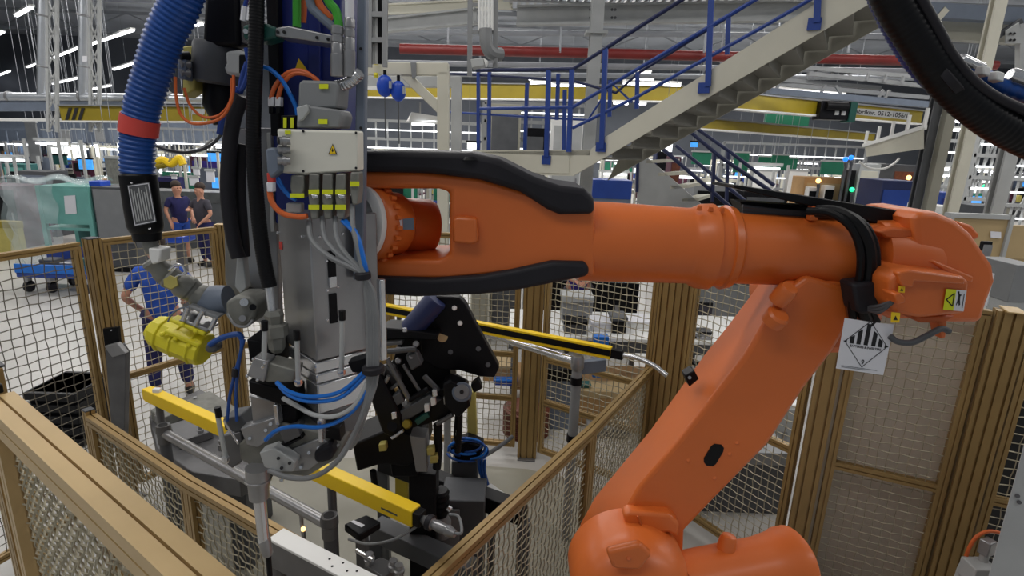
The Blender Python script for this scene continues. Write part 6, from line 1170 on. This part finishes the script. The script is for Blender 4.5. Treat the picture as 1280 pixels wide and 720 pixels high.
# beige partition with notice, cartons and green bags
t = T('partition_screen', 'beige partition with a white notice behind the robot elbow', 'partition', W(1238, 320, 6.2).xy.to_3d()); xa, xb = X_(1180, 6.2, 300), X_(1259, 6.2, 300); zz = W(1220, 273, 6.2).z
MB().minmax((xa, 6.2, 0.1), (xb, 6.26, zz)).build('panel', 'tan', t, smooth=False); MB().minmax((xa, 6.18, zz), (xb, 6.28, zz + 0.05)).build('top_cap', 'grey_light', t, smooth=False); MB().minmax((xb - 0.04, 6.17, 0), (xb, 6.29, zz + 0.05)).build('post', 'grey_light', t, smooth=False); MB().minmax((xa, 6.17, 0), (xa + 0.04, 6.29, zz)).build('post', 'grey_light', t, smooth=False)
q = PQ([(1238, 297), (1251, 298), (1251, 290), (1238, 289)], 6.19); m_ = MB(); q.rect(m_, 0, 0, 1, 1, 0, 0.004); m_.build('notice', 'paper', t, smooth=False)
item('partition_screen', 'beige partition at the right edge beyond the blue-grey column', 'partition', 1264, 1330, 284, 0.0, 6.4, 0.06, 'tan', 'lid', 'tan'); item('carton', 'white open carton with green bags right of the robot elbow', 'carton', 1244, 1268, 343, 0.0, 5.2, 0.3, 'white', 'lid', 'paper'); item('green_bags', 'crumpled green bags sticking out of the white carton', 'bag', 1252, 1264, 332, 1.42, 5.25, 0.1, 'teal_dark', 'lid', 'teal'); item('carton', 'grey carton at the right edge next to the white one', 'carton', 1271, 1300, 333, 0.0, 5.0, 0.4, 'grey_light', 'lid', 'grey_paint'); item('hand_tools', 'dark hand tool propped on the partition behind the elbow', 'tool', 1230, 1242, 302, 1.6, 5.6, 0.05, 'black_metal', 'screen', 'steel'); item('white_cabinet', 'low white cabinet with green side left of the cream column', 'cabinet', 1164, 1196, 258, 0.0, 9.6, 0.6, 'white', 'door', 'grey_light')
# ---- far background rows
def station(px, Y, wpx, label, group, kind, rs):
    rnd = random.Random(rs); c = W(px, 250, Y); w_ = wpx * Y / F; h = rnd.uniform(1.9, 2.5); t = T('workstation', label, 'workstation', (c.x, Y, 0), group); fm = rnd.choice(('grey_light', 'steel', 'cream'))
    for sx in (-1, 1):
        for yy in (0, 0.8): MB().minmax((c.x + sx * w_ / 2 - 0.03, Y + yy - 0.03, 0), (c.x + sx * w_ / 2 + 0.03, Y + yy + 0.03, h)).build('post', fm, t, smooth=False)
    MB().minmax((c.x - w_ / 2, Y, 0.85), (c.x + w_ / 2, Y + 0.8, 0.9)).build('worktop', rnd.choice(('grey_paint', 'white', 'maroon', 'grey_dark')), t, smooth=False)
    MB().minmax((c.x - w_ / 2, Y + 0.3, h - 0.05), (c.x + w_ / 2, Y + 0.4, h + 0.03)).build('top_beam', fm, t, smooth=False)
    MB().minmax((c.x - w_ * 0.4, Y + 0.25, h - 0.14), (c.x + w_ * 0.4, Y + 0.45, h - 0.08)).build('lamp', 'lamp_soft', t, smooth=False)
    MB().minmax((c.x - w_ / 2, Y + 0.7, 1.0), (c.x + w_ / 2, Y + 0.74, 1.0 + rnd.uniform(0.4, 0.9))).build('back_board', rnd.choice(('green_board', 'grey_blue', 'white', 'grey_dark', 'maroon', 'wall_mat')), t, smooth=False)
    mx = c.x + rnd.uniform(-0.3, 0.2) * w_; MB().minmax((mx, Y + 0.4, 1.25), (mx + 0.4, Y + 0.45, 1.55)).build('monitor', rnd.choice(('screen_blue', 'screen_white', 'black_plastic', 'black_plastic')), t, smooth=False); MB().minmax((mx + 0.18, Y + 0.42, 0.9), (mx + 0.22, Y + 0.45, 1.25)).build('monitor_stand', 'grey_dark', t, smooth=False)
    for k in range(4):
        bx_ = c.x - w_ * 0.45 + k * w_ * 0.23; hh = rnd.uniform(0.08, 0.34); MB().minmax((bx_, Y + 0.1, 0.9), (bx_ + w_ * 0.16, Y + 0.35, 0.9 + hh)).build('bin', rnd.choice(('rail_blue', 'grey_dark', 'black_metal', 'white', 'olive', 'maroon', 'steel', 'cardboard')), t, bevel=0.01)
    for k in range(2): bx_ = c.x - w_ * 0.4 + k * w_ * 0.45; MB().minmax((bx_, Y + 0.1, 0.05), (bx_ + w_ * 0.3, Y + 0.6, rnd.uniform(0.4, 0.75))).build('drawer_unit', rnd.choice(('grey_dark', 'black_metal', 'grey_blue', 'cream_dark')), t, smooth=False)
    return t
k = 0
for Yq, rowlab, xs in ((16, 'first', (8, 62, 150, 214, 262, 500, 560, 612)), (21, 'second', (-10, 36, 90, 138, 196, 240, 280, 466, 510, 560, 606, 660, 700)), (27, 'third', (10, 50, 84, 126, 170, 206, 246, 284, 470, 506, 540, 586, 630, 672, 706)), (35, 'fourth', (20, 60, 100, 140, 180, 220, 260, 480, 520, 560, 600, 640, 680))):
    for x in xs:
        k += 1; station(x + random.uniform(-6, 6), Yq + random.uniform(-0.6, 0.6), 34 * 16 / Yq + 8, 'lit assembly workstation in the %s row beyond the fence, left half of the hall' % rowlab, 'assembly workstations, %s left row' % rowlab, 0, k)
for Yq, rowlab, xs in ((15, 'first', (842, 905, 960, 1140, 1190)), (20, 'second', (770, 812, 862, 920, 1000, 1050, 1100, 1188, 1236)), (27, 'third', (740, 780, 822, 870, 910, 960, 1010, 1060, 1110, 1176, 1230, 1276)), (35, 'fourth', (760, 800, 840, 880, 920, 960, 1000, 1040, 1090, 1140, 1190, 1240, 1280))):
    for x in xs:
        k += 1; station(x + random.uniform(-6, 6), Yq + random.uniform(-0.6, 0.6), 34 * 16 / Yq + 8, 'lit assembly workstation in the %s row behind the robot, right half of the hall' % rowlab, 'assembly workstations, %s right row' % rowlab, 0, k)
# hanging boards and signs
def board(px0, y0, px1, y1, Y, mat, label, cat='board', name='hanging_board', frame='grey_light'):
    t = T(name, label, cat, W((px0 + px1) / 2, y1, Y)); a = W(px0, y0, Y); b = W(px1, y1, Y); MB().minmax((a.x, Y, b.z), (b.x, Y + 0.05, a.z)).build('face', mat, t, smooth=False)
    MB().minmax((a.x - 0.03, Y - 0.01, a.z), (b.x + 0.03, Y + 0.06, a.z + 0.05)).build('top_bar', frame, t, smooth=False)
    for xx in (a.x + 0.05, b.x - 0.05): MB().minmax((xx - 0.004, Y + 0.02, a.z), (xx + 0.004, Y + 0.03, HZ)).build('hanger', 'truss', t, smooth=False)
    return t
for i, q in enumerate(((866, 190, 888, 206, 19), (919, 191, 934, 216, 18), (949, 196, 964, 210, 18), (966, 194, 984, 213, 17.5), (984, 198, 995, 214, 18.5), (1028, 202, 1054, 219, 17), (958, 138, 1010, 160, 18.5))): board(*q, 'green_board', ('leftmost small green board behind the dark stair rails', 'green board just right of the dark stair rails', 'small green board left of a larger one, above the white panels', 'larger green board above the white panels', 'narrow green board over the right white panel', 'green board with a grey header near the blue signal lamps', 'bright green wall board below the lettered girder')[i])
for i, q in enumerate(((944, 214, 968, 236, 16), (988, 214, 1006, 240, 15.6))): board(*q, 'white', ('left white panel standing above the black arm plate', 'right white panel standing above the black arm plate')[i], 'panel', 'white_board')
for i, q in enumerate(((60, 184, 75, 200, 20), (76, 183, 88, 198, 20), (89, 181, 108, 199, 20), (118, 180, 124, 198, 20), (146, 179, 155, 195, 20))): board(*q, 'screen_white', ('first bright window from the left, beyond the teal cabinet', 'second bright window from the left, beyond the teal cabinet', 'third and widest bright window, left of the blue screen', 'narrow bright window right of the blue screen', 'bright window just left of the blue hose')[i], 'window panel', 'bright_pane')  # bright windows, built as glowing hung panels
for i, q in enumerate(((97, 199, 116, 212, 18, 'screen_blue'), (62, 194, 84, 206, 18, 'teal_dark'), (259, 191, 276, 202, 16, 'screen_blue'), (584, 178, 600, 187, 15, 'screen_white'), (828, 178, 840, 190, 16, 'screen_white'), (864, 178, 872, 184, 17, 'screen_blue'))): board(*q[:5], q[5], ('blue lit screen hanging left of the blue hose', 'dark teal screen in front of the bright windows', 'blue and white lit screen just left of the black hoses', 'white lit screen above the black upper arm cover', 'pale lit screen under the staircase', 'small blue lit screen beside the stair underside')[i], 'screen', 'hanging_screen', 'black_plastic')
board(30, 153, 52, 202, 17, 'grey_paint', 'tall grey hanging panel left of the bright windows', 'panel', 'info_board'); board(131, 198, 152, 240, 13, 'cast_grey', 'tall grey control panel left of the blue hose', 'panel', 'info_board')
for i, (x0, x1, y0) in enumerate(((52, 66, 163), (72, 88, 163), (90, 106, 162), (118, 130, 162), (136, 151, 162))): board(x0, y0, x1, y0 + 15, 22, 'grey_paint' if i % 2 else 'grey_blue', ('first', 'second', 'third', 'fourth', 'fifth')[i] + ' grey wall panel from the left, above the bright windows', 'panel', 'info_board')
item('blue_machine', 'dark blue machine cabinet with a blue screen behind the black arm plate', 'machine', 1104, 1148, 226, 0.0, 11.5, 0.8, 'rail_navy', 'screen', 'rail_blue'); item('blue_cabinet', 'blue cabinet left of the cream column', 'cabinet', 1178, 1198, 241, 0.0, 12.5, 0.6, 'rail_blue', 'door', 'deep_blue')
item('wood_counter', 'light wooden counter with small white devices above the arm plate', 'counter', 1006, 1056, 222, 0.0, 13.5, 0.6, 'cardboard', 'door', 'tan')
zc = W(1030, 222, 13.5).z
item('white_device', 'left small white device fixed to the wooden counter', 'device', 1012, 1024, 234, 0.9, 13.3, 0.2, 'white', 'screen', 'black_plastic'); item('white_device', 'right small white device fixed to the wooden counter', 'device', 1032, 1044, 232, 0.9, 13.3, 0.2, 'white', 'screen', 'black_plastic')
item('speaker_stand', 'black loudspeaker-like box right of the wooden counter', 'box', 1063, 1071, 213, 0.0, 13.0, 0.3, 'black_plastic', 'screen', 'black_metal'); item('machine_tower', 'pale machine tower with shelves right of the black box', 'machine', 1076, 1102, 205, 0.0, 13.0, 0.5, 'grey_light', 'door', 'cream')
item('dark_machine', 'dark machine with an amber glowing lamp left of the grey column', 'machine', 1118, 1146, 206, 0.0, 13.5, 0.6, 'grey_dark', 'door', 'brown_coil')
for lab, x, y, Yq, m__ in (('green signal lamp right of the wooden counter', 1065, 237, 12.9, 'led_green'), ('left blue signal lamp above the black box', 1057, 199, 13, 'led_blue'), ('right blue signal lamp above the black box', 1064, 197, 13, 'led_blue'), ('amber glowing lamp on the dark machine', 1136, 222, 13.3, 'led_amber'), ('green glowing lamp between the right columns', 1231, 233, 15, 'led_green'), ('amber work lamp over the wooden counter', 1023, 226, 13.2, 'led_amber')):
    t = T('signal_lamp', lab, 'lamp', W(x, y + 4, Yq)); MB().ball(W(x, y, Yq), 0.055, 12).build('globe', m__, t); MB().cyl(W(x, y + 4, Yq), W(x, y + 9, Yq), 0.04, n=8).build('socket', 'grey_dark', t); c = W(x, y + 9, Yq); MB().cyl((c.x, c.y, 0), c, 0.03, n=8).build('stem', 'grey_dark', t)
t = T('yellow_hose_bundle', 'yellow hose bundle hanging beyond the two talking people', 'hose', W(212, 206, 14)); MB().tube(tp([(194, 203, 14), (204, 200, 14), (214, 205, 14), (224, 198, 14), (229, 206, 14)]), 0.09, 10, 6).build('hose', 'yellow', t); MB().tube(tp([(196, 208, 14), (206, 206, 14), (218, 200, 14)]), 0.07, 10, 6).build('hose', 'yellow_crane', t)
for i, (x0, y0, x1, y1) in enumerate(((236, 222, 248, 232), (241, 211, 249, 219), (257, 214, 268, 228), (214, 220, 220, 224))): board(x0, y0, x1, y1, 14, 'paper', ('white sheet hanging between the two talking people', 'small white sheet above the two talking people', 'white sheet right of the grey-shirted person', 'tiny white sheet above the navy-shirted person')[i], 'sheet', 'hanging_sheet')
t = T('curved_hose', 'thin grey hose looping across the hall left of the tool', 'hose', W(230, 190, 6)); MB().tube(tp([(192, 180, 6), (206, 188, 6), (228, 191, 6), (250, 186, 6), (266, 174, 6)]), 0.014, 8, 6).build('hose', 'grey_paint', t)
t = T('white_cable', 'white cable sagging below the cream screen panel', 'cable', W(1110, 212, 10)); MB().tube(tp([(1074, 202, 10), (1086, 210, 10), (1104, 211, 10), (1118, 204, 10), (1124, 198, 10)]), 0.02, 8, 6).build('cable', 'white', t)
# ---- further machines and steelwork that fill the hall
item('press_machine', 'dark maroon machine at the far left edge behind the film', 'machine', -30, 19, 232, 0.0, 13.0, 0.8, 'maroon', 'door', 'black_metal'); item('parts_rack', 'grey parts rack behind the plastic film at the left', 'rack', 22, 58, 214, 0.0, 14.5, 0.7, 'grey_dark', 'door', 'grey_blue')
item('floor_guard', 'low yellow floor guard at the left edge', 'guard', -20, 20, 277, 0.0, 12.0, 0.15, 'olive', 'lid', 'yellow_crane'); item('teal_rack', 'dark teal rack behind the maroon machine at the left', 'rack', 2, 30, 205, 0.0, 17.0, 0.6, 'teal_dark', 'door', 'teal')
item('conveyor', 'long dark conveyor behind the two talking people', 'conveyor', 180, 285, 240, 0.0, 13.6, 0.7, 'grey_dark', 'lid', 'steel_dark'); item('engine_rig', 'dark blue engine rig behind the navy-shirted person', 'machine', 190, 216, 222, 0.0, 14.6, 0.5, 'navy_cloth', 'door', 'black_metal'); item('parts_cage', 'maroon parts cage behind the grey-shirted person', 'cage', 236, 280, 196, 0.0, 17.5, 0.5, 'maroon', 'door', 'purple')
item('pale_machine', 'pale machine on the far right floor beyond the partition', 'machine', 1128, 1160, 262, 0.0, 11.0, 0.6, 'grey_light', 'door', 'steel_dark'); item('dark_conveyor', 'dark conveyor seen between the two right-hand columns', 'conveyor', 1216, 1256, 258, 0.0, 10.5, 0.6, 'black_metal', 'lid', 'grey_dark'); item('press_machine', 'grey machine with dark front below the stair rails', 'machine', 868, 930, 232, 0.0, 12.5, 0.7, 'grey_paint', 'door', 'black_metal'); item('component_rack', 'dark component rack right of the dark stair rails', 'rack', 930, 986, 240, 0.0, 12.0, 0.6, 'black_metal', 'door', 'grey_dark')
item('pallet_stack', 'bluish stacked parts under the staircase landing', 'pallet', 742, 790, 226, 0.0, 12.0, 0.7, 'grey_blue', 'lid', 'rail_blue'); item('control_cubicle', 'dark brown cubicle between the stair flights', 'cubicle', 840, 852, 196, 0.0, 14.0, 0.5, 'maroon', 'door', 'brown_coil'); item('monitor_tower', 'dark machine tower with a bright screen under the stair', 'machine', 822, 842, 178, 0.0, 16.2, 0.4, 'rail_navy', 'door', 'black_metal')
def lattice(label, x0, y0, x1, y1, Y, nx, ny, mat, diag=True):
    a = W(x0, y0, Y); b = W(x1, y1, Y); t = T('steel_lattice', label, 'steelwork', ((a.x + b.x) / 2, Y, 0)); r = 0.05
    for xx in (a.x, b.x): MB().minmax((xx - r, Y - r, 0), (xx + r, Y + r, a.z)).build('post', mat, t, smooth=False)
    m_ = MB()
    for i in range(1, nx): xx = a.x + (b.x - a.x) * i / nx; m_.minmax((xx - 0.02, Y - 0.02, b.z), (xx + 0.02, Y + 0.02, a.z))
    if diag:
        for i in range(nx): xx = a.x + (b.x - a.x) * i / nx; x2 = xx + (b.x - a.x) / nx; m_.bar(Vector((xx, Y, b.z if i % 2 else (a.z + b.z) / 2)), Vector((x2, Y, (a.z + b.z) / 2 if i % 2 else a.z)), 0.03, 0.03)
    m_.build('lattice', mat, t, smooth=False)
    for j in range(ny + 1): zz = b.z + (a.z - b.z) * j / ny; MB().minmax((a.x, Y - 0.05, zz - 0.04), (b.x, Y + 0.05, zz + 0.04)).build('cross_beam', mat, t, smooth=False)
    for j in range(ny): zz = b.z + (a.z - b.z) * (j + 0.5) / ny; MB().minmax((a.x + 0.1, Y - 0.08, zz - 0.02), (b.x - 0.1, Y - 0.04, zz + 0.02)).build('lamp_tube', 'lamp_soft', t, smooth=False)
    return t
lattice('pale steel lattice frame with lamps between the grey and cream columns', 1178, 146, 1204, 262, 14, 4, 4, 'grey_light'); lattice('pale steel lattice frame with lamps between the two rightmost columns', 1222, 166, 1254, 250, 13, 6, 3, 'grey_light'); lattice('pale steel frame at the right edge beyond the blue-grey column', 1268, 190, 1300, 290, 14, 4, 3, 'grey_light')
lattice('long pale steel frame above the white panels behind the robot', 905, 178, 1074, 240, 19.5, 14, 2, 'grey_paint', False); lattice('grey steel frame behind the white gantry', 455, 150, 600, 200, 17, 10, 2, 'grey_light', False); lattice('grey frame behind the blue landing rails', 606, 128, 735, 200, 15, 9, 3, 'grey_paint', False); lattice('dim steel frame left of the blue corrugated hose', -20, 160, 150, 240, 23, 12, 2, 'grey_blue', False); lattice('steel frame high behind the left talking pair', 190, 160, 286, 235, 20, 7, 2, 'grey_paint', False)
item('dark_booth', 'dark booth seen through the blue landing rails', 'booth', 656, 682, 160, 0.0, 13.0, 0.5, 'black_metal', 'door', 'grey_dark'); item('pale_booth', 'pale booth left of the dark one behind the blue landing rails', 'booth', 612, 652, 130, 0.0, 14.0, 0.5, 'cream_dark', 'door', 'grey_dark'); item('white_booth', 'white booth right of the dark one behind the blue landing rails', 'booth', 690, 732, 146, 0.0, 14.2, 0.5, 'white', 'door', 'grey_light')
vs = SC.view_settings; vs.view_transform = 'Standard'; vs.look = 'None'; vs.gamma = 1.0; vs.exposure = 0.0; vs.use_curve_mapping = False
SC.cycles.use_denoising = True
SC.cycles.max_bounces = 6; SC.cycles.transparent_max_bounces = 8
